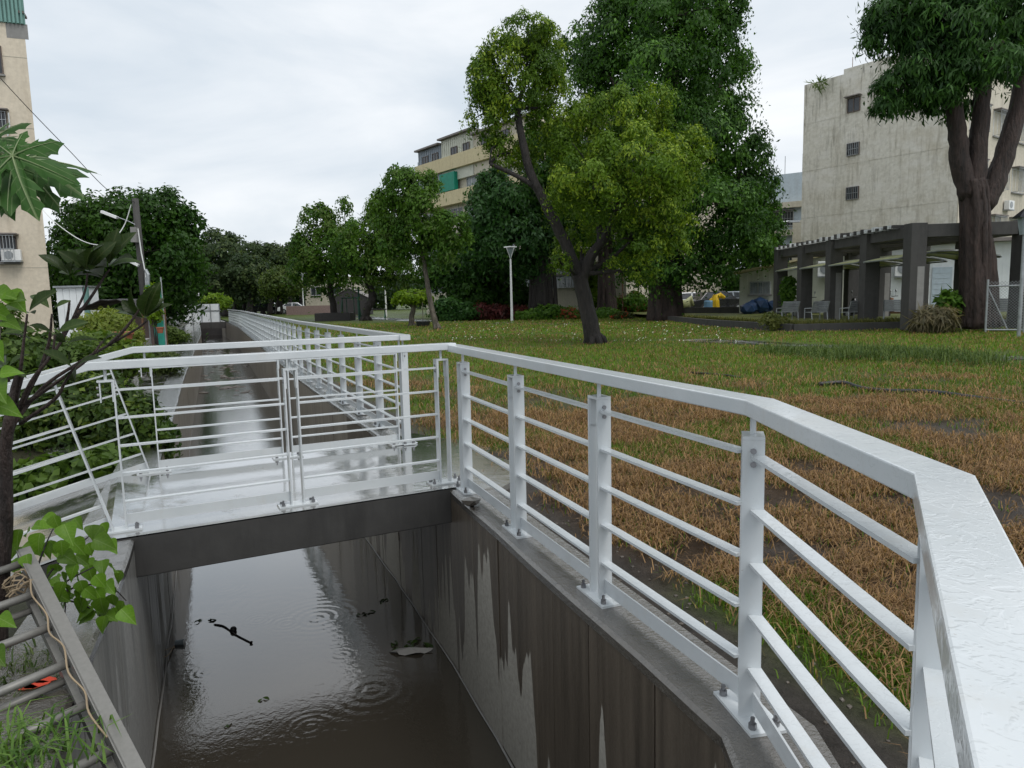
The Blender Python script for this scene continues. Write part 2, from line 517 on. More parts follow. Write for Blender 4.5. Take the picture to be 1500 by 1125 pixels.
M['yellow'] = m_plaster('pale yellow parapet', (.62, .54, .34), (.3, .22, .12), .4)
M['bluewhite'] = m_plaster('pale blue render', (.5, .58, .64), (.3, .3, .3), .3)
M['conc_dark'] = m_plaster('rain-darkened grey concrete', (.072, .07, .067), (.03, .03, .03), .7)
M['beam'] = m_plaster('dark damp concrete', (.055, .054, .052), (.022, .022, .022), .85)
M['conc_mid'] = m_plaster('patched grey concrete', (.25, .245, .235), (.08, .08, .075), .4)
M['white_sheet'] = simple('white painted sheet', (.76, .79, .8), .45, 0, .08, 2)
M['shed_cream'] = simple('pale cream sheet', (.55, .56, .47), .5, 0, .1, 2)
M['grey_sheet'] = simple('blue grey corrugated sheet', (.24, .28, .32), .5, 0, .12, 2)
M['green_sheet'] = simple('green corrugated sheet', (.13, .26, .23), .5, 0, .14, 2)
M['green_awn'] = simple('bright green awning cloth', (.0, .22, .14), .6, 0, .15, 3)
M['pane'] = simple('dark window glass', (.035, .042, .05), .08, 0, .3, 3)
M['pane_lt'] = simple('pale window glass', (.25, .29, .31), .12, 0, .25, 3)
M['frame'] = simple('white window frame', (.6, .62, .62), .45)
M['frame_dk'] = simple('brown window frame', (.1, .075, .06), .5)
M['roof'] = simple('dull roof sheet', (.17, .15, .14), .6, 0, .2, 3)
M['canopy'] = simple('yellow green translucent sheet', (.5, .52, .26), .35, 0, .1, 2)
M['galv'] = simple('galvanised steel', (.33, .35, .36), .4, .6)
M['lampwhite'] = simple('white enamel', (.75, .76, .75), .35, 0, .05)
M['red_paint'] = simple('red spray paint', (.55, .06, .03), .6)
M['car_white'] = simple('white car paint', (.7, .72, .74), .15, 0, .03)
M['car_dark'] = simple('black car paint', (.015, .016, .02), .12)
M['yellow_plastic'] = simple('yellow plastic', (.75, .5, .02), .4)
M['blue_tarp'] = simple('dark blue tarpaulin', (.02, .05, .12), .45, 0, .3, 5)
M['blue_plastic'] = simple('light blue plastic', (.2, .4, .6), .4)
M['terracotta'] = simple('terracotta', (.3, .1, .05), .7)
M['green_plastic'] = simple('sea green netting', (.03, .33, .25), .6)
M['dark_cloth'] = simple('dark tarpaulin', (.03, .027, .027), .6)
M['rope'] = simple('tan rope', (.25, .19, .12), .8)
M['brick_red'] = simple('dusty pink wall', (.19, .135, .12), .8)
M['dgreen'] = simple('dark green enamel', (.01, .09, .055), .4)
# ================================================================== THE CHANNEL
RW = [(-.55, -1.5), (.02, -.25), (.6, 1.15), (.655, 2.13), (-.49, 5.19), (-1.22, 6.95), (-4.15, 13.65), (-16.8, 44.3), (-23.5, 59.5), (-33.0, 80.0)]
LW = [(.2, -1.9), (-.72, .3), (-1.7, 2.61), (-1.98, 3.38), (-3.18, 6.26), (-4.64, 9.7), (-6.48, 14.03), (-9.04, 20.2), (-15.58, 36.0), (-25.6, 59.0), (-35.2, 79.2)]
def lerp_poly(poly, step):
    out = []
    for a, b in zip(poly[:-1], poly[1:]):
        a, b = Vector(a), Vector(b)
        n = max(1, int((b - a).length / step))
        out += [a.lerp(b, i / n) for i in range(n)]
    return out + [Vector(poly[-1])]
def poly_x(poly, y):
    for a, b in zip(poly[:-1], poly[1:]):
        if a[1] <= y <= b[1]: return a[0] + (b[0] - a[0]) * (y - a[1]) / (b[1] - a[1])
    a, b = (poly[-2], poly[-1]) if y > poly[-1][1] else (poly[0], poly[1])
    return a[0] + (b[0] - a[0]) * (y - a[1]) / (b[1] - a[1])

# --- water
mb = MB()
ys = [-1.4 + i * .8 for i in range(101)]
vs, fs = [], []
for y in ys:
    xl, xr = poly_x(LW, y) - .22, poly_x(RW, y) + .22
    if y < .5: xl, xr = poly_x(LW, y) - .2, poly_x(RW, y) + .3
    vs += [(xl, y, -1.4), (xr, y, -1.4)]
for i in range(len(ys) - 1): fs.append((2 * i, 2 * i + 1, 2 * i + 3, 2 * i + 2))
mb.add(vs, fs)
tag(mb.build('water', M['water']), kind='structure')

# --- retaining walls: cap strip + cast panels with open joints
def wall_side(root, poly, side, s_end, matn, matf, widths, far_from):
    """side +1: wall body lies to the right of the edge line"""
    acc = 0; k = 0
    pts = [Vector((p[0], p[1], 0)) for p in poly]
    for a, b in zip(pts[:-1], pts[1:]):
        if a.y > s_end: break
        t = (b - a); L = t.length; t.normalize()
        nrm = Vector((t.y, -t.x, 0)) * side
        s = 0
        while s < L - 1e-3:
            w = widths[k % len(widths)] * (1.0 if (a + t * s).y < far_from else 2.6); k += 1
            e = min(L, s + w)
            if L - e < .15: e = L
            g = .004
            p0, p1 = a + t * (s + g), a + t * (e - g)
            q = MB()
            off = random.uniform(0, .006)
            q.obox((p0 + p1) / 2 + nrm * (.11 + off) + Vector((0, 0, -.84)), t * ((p1 - p0).length / 2), nrm * .11, Vector((0, 0, .80)))
            q.build('panel', matn if p0.y < far_from else matf, root)
            s = e
def cap_strip(root, poly, side, w, s_end, material, z=0.0, drop=.05):
    pts = [Vector((p[0], p[1], 0)) for p in lerp_poly(poly, .5) if p[1] < s_end]
    q = MB(); vs = []; fs = []
    rr = random.Random(3)
    for i, p in enumerate(pts):
        t = (pts[min(i + 1, len(pts) - 1)] - pts[max(i - 1, 0)]).normalized()
        nn = Vector((t.y, -t.x, 0)) * side
        j = rr.uniform(-.006, .006)
        vs += [p + nn * (-.006 + j) + Vector((0, 0, z - drop)), p + nn * (-.006 + j) + Vector((0, 0, z - .012)), p + nn * (.012 + j) + Vector((0, 0, z)),
               p + nn * w + Vector((0, 0, z)), p + nn * (w + .01) + Vector((0, 0, z - .3))]
    for i in range(len(pts) - 1):
        for c in range(4):
            f = (5 * i + c, 5 * i + 5 + c, 5 * i + 6 + c, 5 * i + 1 + c)
            fs.append(f if side < 0 else f[::-1])
    q.add(vs, fs)
    q.build('cap', material, root, smooth=False)

wr = thing('channel_wall', 'dark rain-soaked concrete channel wall with pale dry tongues, under the lawn-side railing', 'wall', (-.5, 5.2, -1.4))
wall_side(wr, RW, 1, 79, M['wallR'], M['wallfar'], [.46, .36, .5, .42, .55, .4], 9)
cap_strip(wr, RW, 1, .30, 79, M['cap'])
wl = thing('channel_wall', 'grey streaked concrete channel wall on the garden side behind the ladder', 'wall', (-3.2, 6.2, -1.4))
wall_side(wl, LW, -1, 79, M['wallL'], M['wallfar'], [.5, .42, .6, .46], 6.6)
cap_strip(wl, LW, -1, .34, 79, M['cap'])
# thin pale tubes following the water edge of both walls
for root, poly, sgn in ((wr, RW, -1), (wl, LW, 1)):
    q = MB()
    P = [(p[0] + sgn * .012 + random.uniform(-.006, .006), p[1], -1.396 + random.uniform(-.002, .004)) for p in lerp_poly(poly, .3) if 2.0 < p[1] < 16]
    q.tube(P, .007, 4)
    q.build('waterline_strip', M['conc_mid'], root)

# ================================================================== GROUND
PLAT = [(8.3, 39.0), (8.64, 31.0), (9.76, 24.7), (40, 24.0)]     # front edge of the raised terrace on the right
def ground_z(x, y):
    x = np.asarray(x, float); y = np.asarray(y, float)
    t = (x - (-.49)) * CH_N.x + (y - 5.19) * CH_N.y
    z = -.035 + .05 * sstep(.3, 4, t) + .03 * (fbm(x * .8, y * .8, 3) - .5) * sstep(.2, 1.5, t) * 2
    return z
def dead_mask(x, y):
    """1 = straw-coloured dead turf, 0 = living grass"""
    t = (x + .49) * CH_N.x + (y - 5.19) * CH_N.y
    base = 1 - sstep(5.6, 12.0, y + .1 * x + 2.2 * (fbm(x * .35 + 3, y * .35, 3) - .5))
    base = np.maximum(base, (1 - sstep(5.0, 9.5, y - .1 * x)) * .95)
    patch = fbm(x * .95 + 40, y * .95 + 9, 4)
    m = base - 1.1 * sstep(.51, .63, patch) + .55 * (1 - base) * sstep(.54, .66, fbm(x * .6 + 7, y * .6 + 70, 3)) * (y < 13)
    return np.clip(m, 0, 1)
def ground_col(x, y):
    d = dead_mask(x, y)
    t = (x + .49) * CH_N.x + (y - 5.19) * CH_N.y
    f = fbm(x * 3.3, y * 3.3, 4)[:, None]; g = fbm(x * .5 + 90, y * .5 + 20, 3)[:, None]
    green = np.array([.038, .078, .006]) * (1 - g) + np.array([.1, .125, .016]) * g
    straw = np.array([.022, .015, .01]) * (1 - f) + np.array([.075, .045, .024]) * f
    mud = np.array([.055, .047, .041]) * (.5 + 1.0 * f)
    c = green * (1 - d[:, None]) + straw * d[:, None]
    mm = ((1 - sstep(.32, .75, t + .35 * (fbm(x * 2.1, y * 2.1, 3) - .5))) * (y < 30)
          + .75 * sstep(.6, .68, fbm(x * 1.3 + 200, y * 1.3, 4)) * d)[:, None]
    mm = np.clip(mm, 0, 1)
    far = sstep(30, 60, y)[:, None]
    c = c * (1 - mm) + mud * mm
    return c * (1 - far * .25)
def ground_sheet(name, poly, side, tvals, svals, label=None):
    pts = lerp_poly(poly, .05)
    arr = np.array([(p[0], p[1]) for p in pts])
    cum = np.r_[0, np.cumsum(np.hypot(*np.diff(arr, axis=0).T))]
    ext = np.array([arr[-1] + np.array([-.42, .907]) * e for e in (50, 400)])
    arr = np.r_[arr, ext]; cum = np.r_[cum, cum[-1] + 50, cum[-1] + 400]
    S = np.array(svals); T = np.array(tvals)
    ex, ey = np.interp(S, cum, arr[:, 0]), np.interp(S, cum, arr[:, 1])
    if side > 0:
        k = np.array([CH_N.x, CH_N.y])
    else:
        k = -np.array([CH_N.x, CH_N.y])
    X = ex[:, None] + T[None] * k[0]; Yy = ey[:, None] + T[None] * k[1]
    V = np.stack([X.ravel(), Yy.ravel()], 1)
    return X, Yy, V
def grid_faces(n, m, flip=False):
    i, j = np.meshgrid(np.arange(n - 1), np.arange(m - 1), indexing='ij')
    a = (i * m + j).ravel()
    F = np.stack([a, a + m, a + m + 1, a + 1], 1)
    return F if flip else F[:, ::-1]
def grow(a, b, d0, rate):
    out = [a]; d = d0
    while out[-1] < b: out.append(out[-1] + d); d *= rate
    return out
X, Yg, V = ground_sheet('ground', RW, 1, grow(.285, 420, .07, 1.028), grow(0, 560, .1, 1.014))
z = ground_z(V[:, 0], V[:, 1])
col = ground_col(V[:, 0], V[:, 1])
V3 = np.c_[V, z]
lawn = np_mesh('lawn', V3, grid_faces(*X.shape, flip=False), col, M['soil'], smooth=True)
tag(lawn, kind='structure')
# garden bank: concrete walk strip, then soil that drops behind the ramp
def bank_z(x, y):
    t = -((x + 3.18) * CH_N.x + (y - 6.26) * CH_N.y)
    un = (x + .53) * -.4556 + (y - 5.33) * .8902; ut = (x + .53) * -.8902 + (y - 5.33) * -.4556
    hole = sstep(2.2, 2.45, ut) * sstep(-.75, -.35, un) * (1 - sstep(2.4, 3.6, un))
    return -.03 - .75 * hole * (1 - 0 * t) + .04 * (fbm(x, y, 3) - .5)
X2, Y2, V2 = ground_sheet('garden', LW, -1, grow(.33, 420, .1, 1.045), grow(0, 560, .14, 1.02))
z2 = bank_z(V2[:, 0], V2[:, 1])
f2 = fbm(V2[:, 0] * 2, V2[:, 1] * 2, 4)[:, None]
c2 = np.array([.035, .03, .022]) * (1 - f2) + np.array([.06, .07, .025]) * f2
gb = np_mesh('garden_soil', np.c_[V2, z2], grid_faces(*X2.shape, flip=True), c2, M['soil'], smooth=True)
tag(gb, kind='structure')
mb = MB()
wp = [p for p in lerp_poly(LW, .6) if 6.3 < p[1] < 60]
wv, wf = [], []
for i, p in enumerate(wp):
    k = -CH_N * (.95 + .12 * math.sin(i * 1.7) + random.uniform(-.06, .06))
    wv += [(p[0] - .3 * CH_N.x, p[1] - .3 * CH_N.y, .002), (p[0] + k.x, p[1] + k.y, .002)]
for i in range(len(wp) - 1): wf.append((2 * i, 2 * i + 2, 2 * i + 3, 2 * i + 1))
mb.add(wv, wf)
tag(mb.build('path', M['walk']), kind='structure')
# the paved walk through the lawn, wet, and its puddles
def strip(name, pts, w, z, material):
    mb = MB(); vs = []; fs = []
    pts = [Vector((p[0], p[1], 0)) for p in lerp_poly(pts, .25)]
    for i, p in enumerate(pts):
        t = (pts[min(i + 1, len(pts) - 1)] - pts[max(i - 1, 0)]).normalized(); n = Vector((t.y, -t.x, 0))
        for sgn in (-1, -.6, -.2, .2, .6, 1):
            q = p + n * sgn * w * (1 + random.uniform(-.1, .1))
            vs.append((q.x, q.y, float(ground_z(np.array([q.x]), np.array([q.y]))[0]) + z))
    for i in range(len(pts) - 1):
        for c in range(5): fs.append((6 * i + c, 6 * i + c + 1, 6 * i + c + 7, 6 * i + c + 6))
    mb.add(vs, fs)
    return tag(mb.build(name, material), kind='structure')
pa = [gp(px, py) for px, py in [(1010, 499), (1075, 502), (1130, 505), (1200, 509), (1290, 513), (1400, 520), (1500, 528)]]
strip('path', [(p.x, p.y) for p in pa], .6, .012, M['walk'])
pb = [gp(px, py) for px, py in [(470, 459), (520, 464), (590, 469), (680, 473), (760, 474), (860, 476)]]
strip('path', [(p.x, p.y) for p in pb], .9, .012, M['walk'])

# raised terrace
tx_, ty_ = np.meshgrid(np.linspace(0, 1, 60), np.linspace(24.75, 60, 70))
el = np.interp(ty_, [24.7, 31, 39, 60], [9.8, 8.7, 8.36, 6.5])
tX = el + tx_ * (44 - el); tV = np.c_[tX.ravel(), ty_.ravel() - .016 * (tX.ravel() - 9.8)]
tz = .262 + .03 * (fbm(tV[:, 0], tV[:, 1], 3) - .5)
tg = fbm(tV[:, 0] * .8, tV[:, 1] * .8, 3)[:, None]
tag(np_mesh('terrace', np.c_[tV, tz], grid_faces(*tX.shape, flip=True), np.array([.07, .1, .02]) * (1 - tg) + np.array([.14, .14, .045]) * tg, M['soil'], smooth=True), kind='structure')
# terrace kerb
mb = MB()
for a, b in zip(PLAT[:-1], PLAT[1:]):
    mb.bar((a[0], a[1], .13), (b[0], b[1], .13), .22, .32)
tag(mb.build('terrace_kerb', M['conc_dark']), 'low dark concrete kerb edging the raised grass terrace', 'kerb')

# --- grass blades
def blades(x, y, z, h, w, lean, col):
    n = len(x)
    a = rng.uniform(0, 2 * np.pi, n)
    dx, dy = np.cos(a), np.sin(a); px_, py_ = -dy, dx
    V = np.zeros((n, 5, 3), np.float32)
    b0 = np.stack([x, y, z], 1)
    wv = np.stack([px_ * w, py_ * w, np.zeros(n)], 1)
    up1 = np.stack([dx * h * lean * .35, dy * h * lean * .35, h * (1 - lean * .45) * .6], 1)
    up2 = np.stack([dx * h * lean, dy * h * lean, h * (1 - lean * .95)], 1)
    V[:, 0] = b0 - wv; V[:, 1] = b0 + wv; V[:, 2] = b0 + up1 + wv * .7; V[:, 3] = b0 + up1 - wv * .7; V[:, 4] = b0 + up2
    i = (np.arange(n) * 5)[:, None]
    F = np.concatenate([i + np.array([[0, 1, 2]]), i + np.array([[0, 2, 3]]), i + np.array([[3, 2, 4]])])
    return V.reshape(-1, 3), F, np.repeat(col, 5, axis=0)
def lawn_samples(n, ymin, ymax, pw, tmin=.55, xmax=None):
    y = ymin + (ymax - ymin) * rng.random(n) ** pw
    xl = np.array([poly_x(RW, v) for v in np.linspace(-1, ymax + 2, 80)])
    xe = np.interp(y, np.linspace(-1, ymax + 2, 80), xl)
    xr = np.maximum(y * .86 + 2.2, xe + 2.5) if xmax is None else np.full(n, xmax)
    x = xe + tmin + (xr - xe - tmin) * rng.random(n)
    return x, y
def lawn_grass(n, ymin, ymax, pw, k=1.0, per=9):
    x, y = lawn_samples(n // per, ymin, ymax, pw)
    m = len(x)
    d = dead_mask(x, y)
    t = (x + .49) * CH_N.x + (y - 5.19) * CH_N.y
    keep = rng.random(m) < np.clip(.04 + 1.2 * sstep(.5, .95, t + .5 * (fbm(x * 2.1, y * 2.1, 3) - .5)), 0, 1)
    bare = .9 * sstep(.58, .66, fbm(x * 1.3 + 200, y * 1.3, 4)) * d + .95 * sstep(.5, .58, fbm(x * 4.0 + 31, y * 5.2, 3)) * d
    keep &= rng.random(m) > bare
    for p in pa:
        keep &= np.hypot((x - p.x) * .4, y - p.y) > .6
    x, y, d = x[keep], y[keep], d[keep]; m = len(x)
    tone = rng.random(m); vig = .65 + .9 * fbm(x * 1.7 + 11, y * 1.7, 3)
    swirl = rng.uniform(0, 6.28, m)
    tdead = rng.random(m) < np.where(d > .45, .96, .12 * (1 - .7 * sstep(10, 17, y)) + .6 * d)
    rep = lambda v: np.repeat(v, per)
    n = m * per
    dist = rep(np.hypot(x, y)); sz = k * np.clip(.75 + dist * .05, .9, 2.2)
    sp = .03 + .006 * dist
    X = rep(x) + rng.normal(0, 1, n) * sp; Yq = rep(y) + rng.normal(0, 1, n) * sp
    isdead = np.where(rng.random(n) < .86, rep(tdead), ~rep(tdead))
    h = np.where(isdead, rng.uniform(.05, .135, n), rng.uniform(.03, .08, n)) * np.clip(sz, .9, 1.35) * rep(vig)
    lean = np.where(isdead, rng.uniform(.6, 1.06, n), rng.uniform(.1, .75, n))
    w = np.where(isdead, .0032, .0033) * sz
    r = np.clip(.55 * rep(tone) + .45 * rng.random(n), 0, 1)[:, None]
    cd_ = np.array([.05, .027, .013]) * (1 - r) + np.array([.42, .26, .12]) * r
    cg = np.array([.035, .09, .006]) * (1 - r) + np.array([.14, .235, .02]) * r
    fy = sstep(9, 16, rep(y))[:, None]
    cg = cg * (1 + .3 * fy) * np.array([1, 1, 1])
    cg = np.where(rng.random((n, 1)) < .14, np.array([.2, .17, .05]) * (.6 + .8 * r), cg)
    col = np.where(isdead[:, None], cd_, cg)
    z = ground_z(X, Yq) + rng.uniform(-.005, .03, n) * isdead
    return blades(X, Yq, z, h, w, lean, col)
parts = [lawn_grass(90000, 24, 46, .9, 2.2), lawn_grass(285000, 1.5, 9.0, 1.0), lawn_grass(130000, 8.5, 25, 1.1, 1.25)]
# one loose-standing tuft belt of tall grass by the walk
n = 9000
tx = []
for (px, py, r_) in [(1215, 522, .9), (1260, 522, 1.1), (1310, 524, 1.0), (1170, 520, .6), (1355, 526, .7), (1400, 528, .5)]:
    q = gp(px, py); m_ = int(n * r_ / 5)
    tx.append(np.c_[q.x + rng.normal(0, r_ * .6, m_), q.y + rng.normal(0, .7, m_)])
tx = np.concatenate(tx); n = len(tx)
r = rng.random((n, 1))
parts.append(blades(tx[:, 0], tx[:, 1], ground_z(tx[:, 0], tx[:, 1]), rng.uniform(.1, .42, n) * (.5 + fbm(tx[:, 0] * 2.3, tx[:, 1] * 2.3, 3)), np.full(n, .007), rng.uniform(.3, .95, n),
                    np.array([.03, .065, .012]) * (1 - r) + np.array([.12, .17, .04]) * r))
# rough grass hanging over the terrace edge
n = 9000
e = rng.random(n)
ex = np.where(e < .35, np.interp(e / .35, [0, 1], [8.5, 9.8]), 9.8 + (e - .35) / .65 * 9) + .15
ey = np.where(e < .35, np.interp(e / .35, [0, 1], [35, 24.9]), 24.85 - (e - .35) / .65 * .2) + rng.uniform(0, .9, n)
r = rng.random((n, 1))
parts.append(blades(ex, ey, np.full(n, .25), rng.uniform(.08, .3, n), np.full(n, .012), rng.uniform(.2, .8, n),
                    np.array([.06, .085, .015]) * (1 - r) + np.array([.2, .19, .06]) * r))
Vs, Fs, Cs, o = [], [], [], 0
for v, f, c in parts:
    Vs.append(v); Fs.append(f + o); Cs.append(c); o += len(v)
gr = np_mesh('grass', np.concatenate(Vs), np.concatenate(Fs), np.concatenate(Cs), M['grass'])
tag(gr, 'short turf of living green and dead straw-coloured grass over the park lawn', 'grass', kind='stuff')
# fallen petals on the far lawn
n = 190
py_ = rng.uniform(470, 500, n); px_ = rng.uniform(660, 1130, n)
pv = np.array([list(gp(a, b, .06)) for a, b in zip(px_, py_)])
a = rng.uniform(0, 6.28, n); s_ = rng.uniform(.012, .035, n)
Vp = np.stack([pv + np.stack([np.cos(a + k * 1.57) * s_, np.sin(a + k * 1.57) * s_, .02 * np.sin(k * 2 + a)], 1) for k in range(4)], 1).reshape(-1, 3)
pt = np_mesh('fallen_petals', Vp, np.arange(4 * n).reshape(-1, 4), np.tile([.7, .7, .6], (4 * n, 1)), M['grass'])
tag(pt, 'small pale petals scattered over the green lawn', 'petals', kind='stuff')

# ================================================================== FOOTBRIDGE
BR_A = Vector((-.53, 5.33, 0)); BR_T = Vector((-.8902, -.4556, 0))        # lawn end to garden end
BR_N = Vector((-.4556, .8902, 0)) * 1                                     # away from the camera
def br(t, n, z): return BR_A + BR_T * t + BR_N * n + Vector((0, 0, z))
TK = 2.24          # where the ramp starts
SLOPE = .25
def deck_pt(t, n, z=0.0):
    return br(t, n, z - (SLOPE * (t - TK) if t > TK else 0))
bt = thing('footbridge', 'flat wet concrete footbridge across the channel with a ramp falling to the garden', 'bridge', tuple(br(1.1, .9, -.25)))
N0, N1, TH = -.17, 1.84, .25
mb = MB()
vs = [deck_pt(t, n, .012) for t in (-.1, 0, .6, 1.2, 1.8, TK) for n in (N0, .4, 1.1, N1)]
mb.add(vs, [(4 * i + j, 4 * i + j + 1, 4 * i + j + 5, 4 * i + j + 4) for i in range(5) for j in range(3)])
mb.build('deck', M['deck'], bt)
mb = MB()
apr = [br(t, n, 0) for t, n in ((-.1, -.3), (-.32, -.34), (-.55, -.16), (-.62, .1), (-.8, .3), (-.7, .7), (-.86, 1.0), (-.78, 1.5), (-.6, 1.75), (-.5, 2.1), (-.1, 2.15))]
mb.prism([(p.x, p.y) for p in apr], -.2, .008)
mb.build('apron', M['deck'], bt)
mb = MB()
vs = [deck_pt(TK, N0, .012), deck_pt(TK, N1, .012), deck_pt(TK + 2.4, N1, .012), deck_pt(TK + 2.4, N0, .012)]
mb.add(vs, [(0, 1, 2, 3)])
mb.build('ramp', M['walk'], bt)
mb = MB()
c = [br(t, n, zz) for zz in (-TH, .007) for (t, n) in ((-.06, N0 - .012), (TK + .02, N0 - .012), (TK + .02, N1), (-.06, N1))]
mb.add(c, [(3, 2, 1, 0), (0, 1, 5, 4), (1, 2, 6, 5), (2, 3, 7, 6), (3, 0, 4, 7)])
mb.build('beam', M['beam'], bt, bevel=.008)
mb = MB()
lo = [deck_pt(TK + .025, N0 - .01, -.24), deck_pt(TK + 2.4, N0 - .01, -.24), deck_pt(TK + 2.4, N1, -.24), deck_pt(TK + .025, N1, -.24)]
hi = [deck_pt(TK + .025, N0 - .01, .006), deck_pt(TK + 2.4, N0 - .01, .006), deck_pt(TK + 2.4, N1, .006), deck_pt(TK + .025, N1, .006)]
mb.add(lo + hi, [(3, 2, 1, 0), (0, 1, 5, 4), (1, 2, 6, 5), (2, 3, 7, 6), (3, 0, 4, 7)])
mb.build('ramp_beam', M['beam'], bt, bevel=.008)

# ================================================================== RAILINGS
HP, RB, RT = .95, 1.015, 1.065          # post top, handrail underside and top
BAR_Z = [.18, .36, .535, .71, .885]
KICK = (.035, .1)
GAP = .042                               # half distance between the two flats of a post
def unit_mesh(name, w, h):
    q = MB(); q.box((0, -w / 2, -h / 2), (1, w / 2, h / 2)); return q.mesh(name)
ME_BAR = unit_mesh('bar', .044, .011); ME_KICK = unit_mesh('kick_plate', .007, KICK[1] - KICK[0])
q = MB(); q.box((-.005, -.034, .011), (.005, .034, HP - .012)); ME_FLAT = q.mesh('upright')
q = MB(); q.box((-GAP - .005, -.034, HP - .0115), (GAP + .005, .034, HP))
for s_ in (-1, 1):
    q.box((s_ * (GAP - .0125), -.03, HP - .135), (s_ * (GAP - .0055), .03, HP - .0125))
ME_BRK = q.mesh('bracket')
q = MB(); q.tube([(0, 0, HP), (0, 0, RB + .002)], .0095, 10); ME_ROD = q.mesh('rod', smooth=False)
q = MB(); q.box((-.13, -.062, .0005), (.13, .062, .011)); ME_BASE = q.mesh('base_plate')
q = MB()
q.tube([(0, 0, .011), (0, 0, .03)], .013, 6); q.tube([(0, 0, .03), (0, 0, .05)], .007, 6); ME_ANCH = q.mesh('anchor_bolt')
q = MB(); q.tube([(-.006, 0, 0), (.006, 0, 0)], .0095, 8); ME_BOLT = q.mesh('bolt')

def rail_sweep(pts, w=.098, z0=RB, z1=RT):
    """rectangular tube along a base path (x, y, z of base), mitred"""
    pts = [Vector(p) for p in pts]; q = MB(); vs = []; fs = []
    for i, p in enumerate(pts):
        def nrm(a, b):
            t = Vector((b.x - a.x, b.y - a.y, 0)).normalized(); return Vector((t.y, -t.x, 0))
        if i == 0: n = nrm(pts[0], pts[1]); k = 1
        elif i == len(pts) - 1: n = nrm(pts[-2], pts[-1]); k = 1
        else:
            a, b = nrm(pts[i - 1], p), nrm(p, pts[i + 1]); n = (a + b).normalized(); k = 1 / max(.5, n.dot(a))
        for s_, zz in ((-1, z0), (1, z0), (1, z1), (-1, z1)):
            vs.append(p + n * s_ * k * w / 2 + Vector((0, 0, zz)))
    for i in range(len(pts) - 1):
        for c in range(4):
            a = 4 * i + c; b = 4 * i + (c + 1) % 4
            fs.append((a, a + 4, b + 4, b))
    fs.append((0, 1, 2, 3)); e = 4 * (len(pts) - 1); fs.append((e + 3, e + 2, e + 1, e))
    q.add(vs, fs)
    return q
def orient(d):
    """euler for local x along d, local z up-ish"""
    d = Vector(d).normalized(); y = Vector((0, 0, 1)).cross(d).normalized(); z = d.cross(y)
    return Matrix((d, y, z)).transposed().to_euler()
def post(root, p, d, detail=2, flats=(1, 1), turn=0.0):
    d = Vector((d[0], d[1], 0)).normalized(); e = (0, 0, math.atan2(d.y, d.x)); p = Vector(p)
    if detail == 0:
        o = put('post', ME_POST0, M['paint'], root, p, e); return o
    o = put('post', ME_BRK, M['paint'], root, p, e)
    def sub(name, me, m, x, y, z):
        c = bpy.data.objects.new(name, me)
        if len(me.materials) == 0: me.materials.append(m)
        C.objects.link(c); c.parent = o; c.location = (x, y, z); return c
    for s_, on in zip((-1, 1), flats):
        if on: sub('upright', ME_FLAT, M['paint'], s_ * GAP, 0, 0)
    sub('rod', ME_ROD, M['paint'], 0, 0, 0)
    sub('base_plate', ME_BASE, M['paint'], 0, 0, 0).rotation_euler = (0, 0, turn)
    if detail >= 2:
        for s_ in (-1, 1):
            for zz in (.035, .078): sub('bolt', ME_BOLT, M['steel'], s_ * (GAP + .004), 0, HP - zz - .012)
        for sx in (-1, 1):
            for sy in (-1, 1): sub('anchor_bolt', ME_ANCH, M['steel'], sx * .1 * math.cos(turn) - sy * .04 * math.sin(turn), sx * .1 * math.sin(turn) + sy * .04 * math.cos(turn), 0)
    return o
q = MB()
for s_ in (-1, 1): q.box((s_ * GAP - .005, -.034, .011), (s_ * GAP + .005, .034, HP - .012))
q.box((-GAP - .013, -.037, HP - .012), (GAP + .013, .037, HP)); q.tube([(0, 0, HP), (0, 0, RB + .002)], .01, 5)
for s_ in (-1, 1): q.box((s_ * (GAP + .0055), -.037, HP - .135), (s_ * (GAP + .0125), .037, HP - .0125))
q.box((-.12, -.062, .0005), (.12, .062, .011))
for sx in (-1, 1):
    for sy in (-1, 1): q.box((sx * .1 - .012, sy * .04 - .012, .011), (sx * .1 + .012, sy * .04 + .012, .045))
ME_POST0 = q.mesh('post')
def bay(root, a, b, inset=GAP + .005, kick=True, kz=0.0, rail_mat=None):
    a, b = Vector(a), Vector(b); d = (b - a); L = d.length; d.normalize()
    p = a + d * inset; L -= 2 * inset; e = orient(d)
    for zz in BAR_Z:
        put('bar', ME_BAR, M['rail'], root, p + Vector((0, 0, zz)), e, (L, 1, 1))
    if kick: put('kick_plate', ME_KICK, M['paint'], root, p + Vector((0, 0, sum(KICK) / 2)), e, (L, 1, 1))

# 1. lawn-side railing nearest the camera
d21 = Vector((math.sin(R(-21.1)), math.cos(R(-21.1)), 0)); o21 = Vector((-.3513, 5.137, 0))
RP = [o21 + d21 * t for t in (0, -1.0345, -2.069, -3.1035)]
P5, P6 = Vector((.775, 1.255, 0)), Vector((.2, .13, 0))
r1 = thing('railing', 'white steel railing beaded with rain, bending along the lawn to the near right corner', 'railing', tuple(RP[2]))
rail_sweep([o21 + d21 * .235, RP[3] + d21 * -.03, P5, P6 + Vector((-.3, -.59, 0))]).build('handrail', M['rail'], r1, bevel=.004)
for i, p in enumerate(RP): post(r1, p, -d21 if i < 3 else Vector((-.27, -.96, 0)), turn=0 if i < 3 else R(26))
post(r1, P5, P6 - P5)
for a, b in zip(RP[:-1], RP[1:]): bay(r1, a, b)
bay(r1, RP[3], P5); bay(r1, P5, P6)

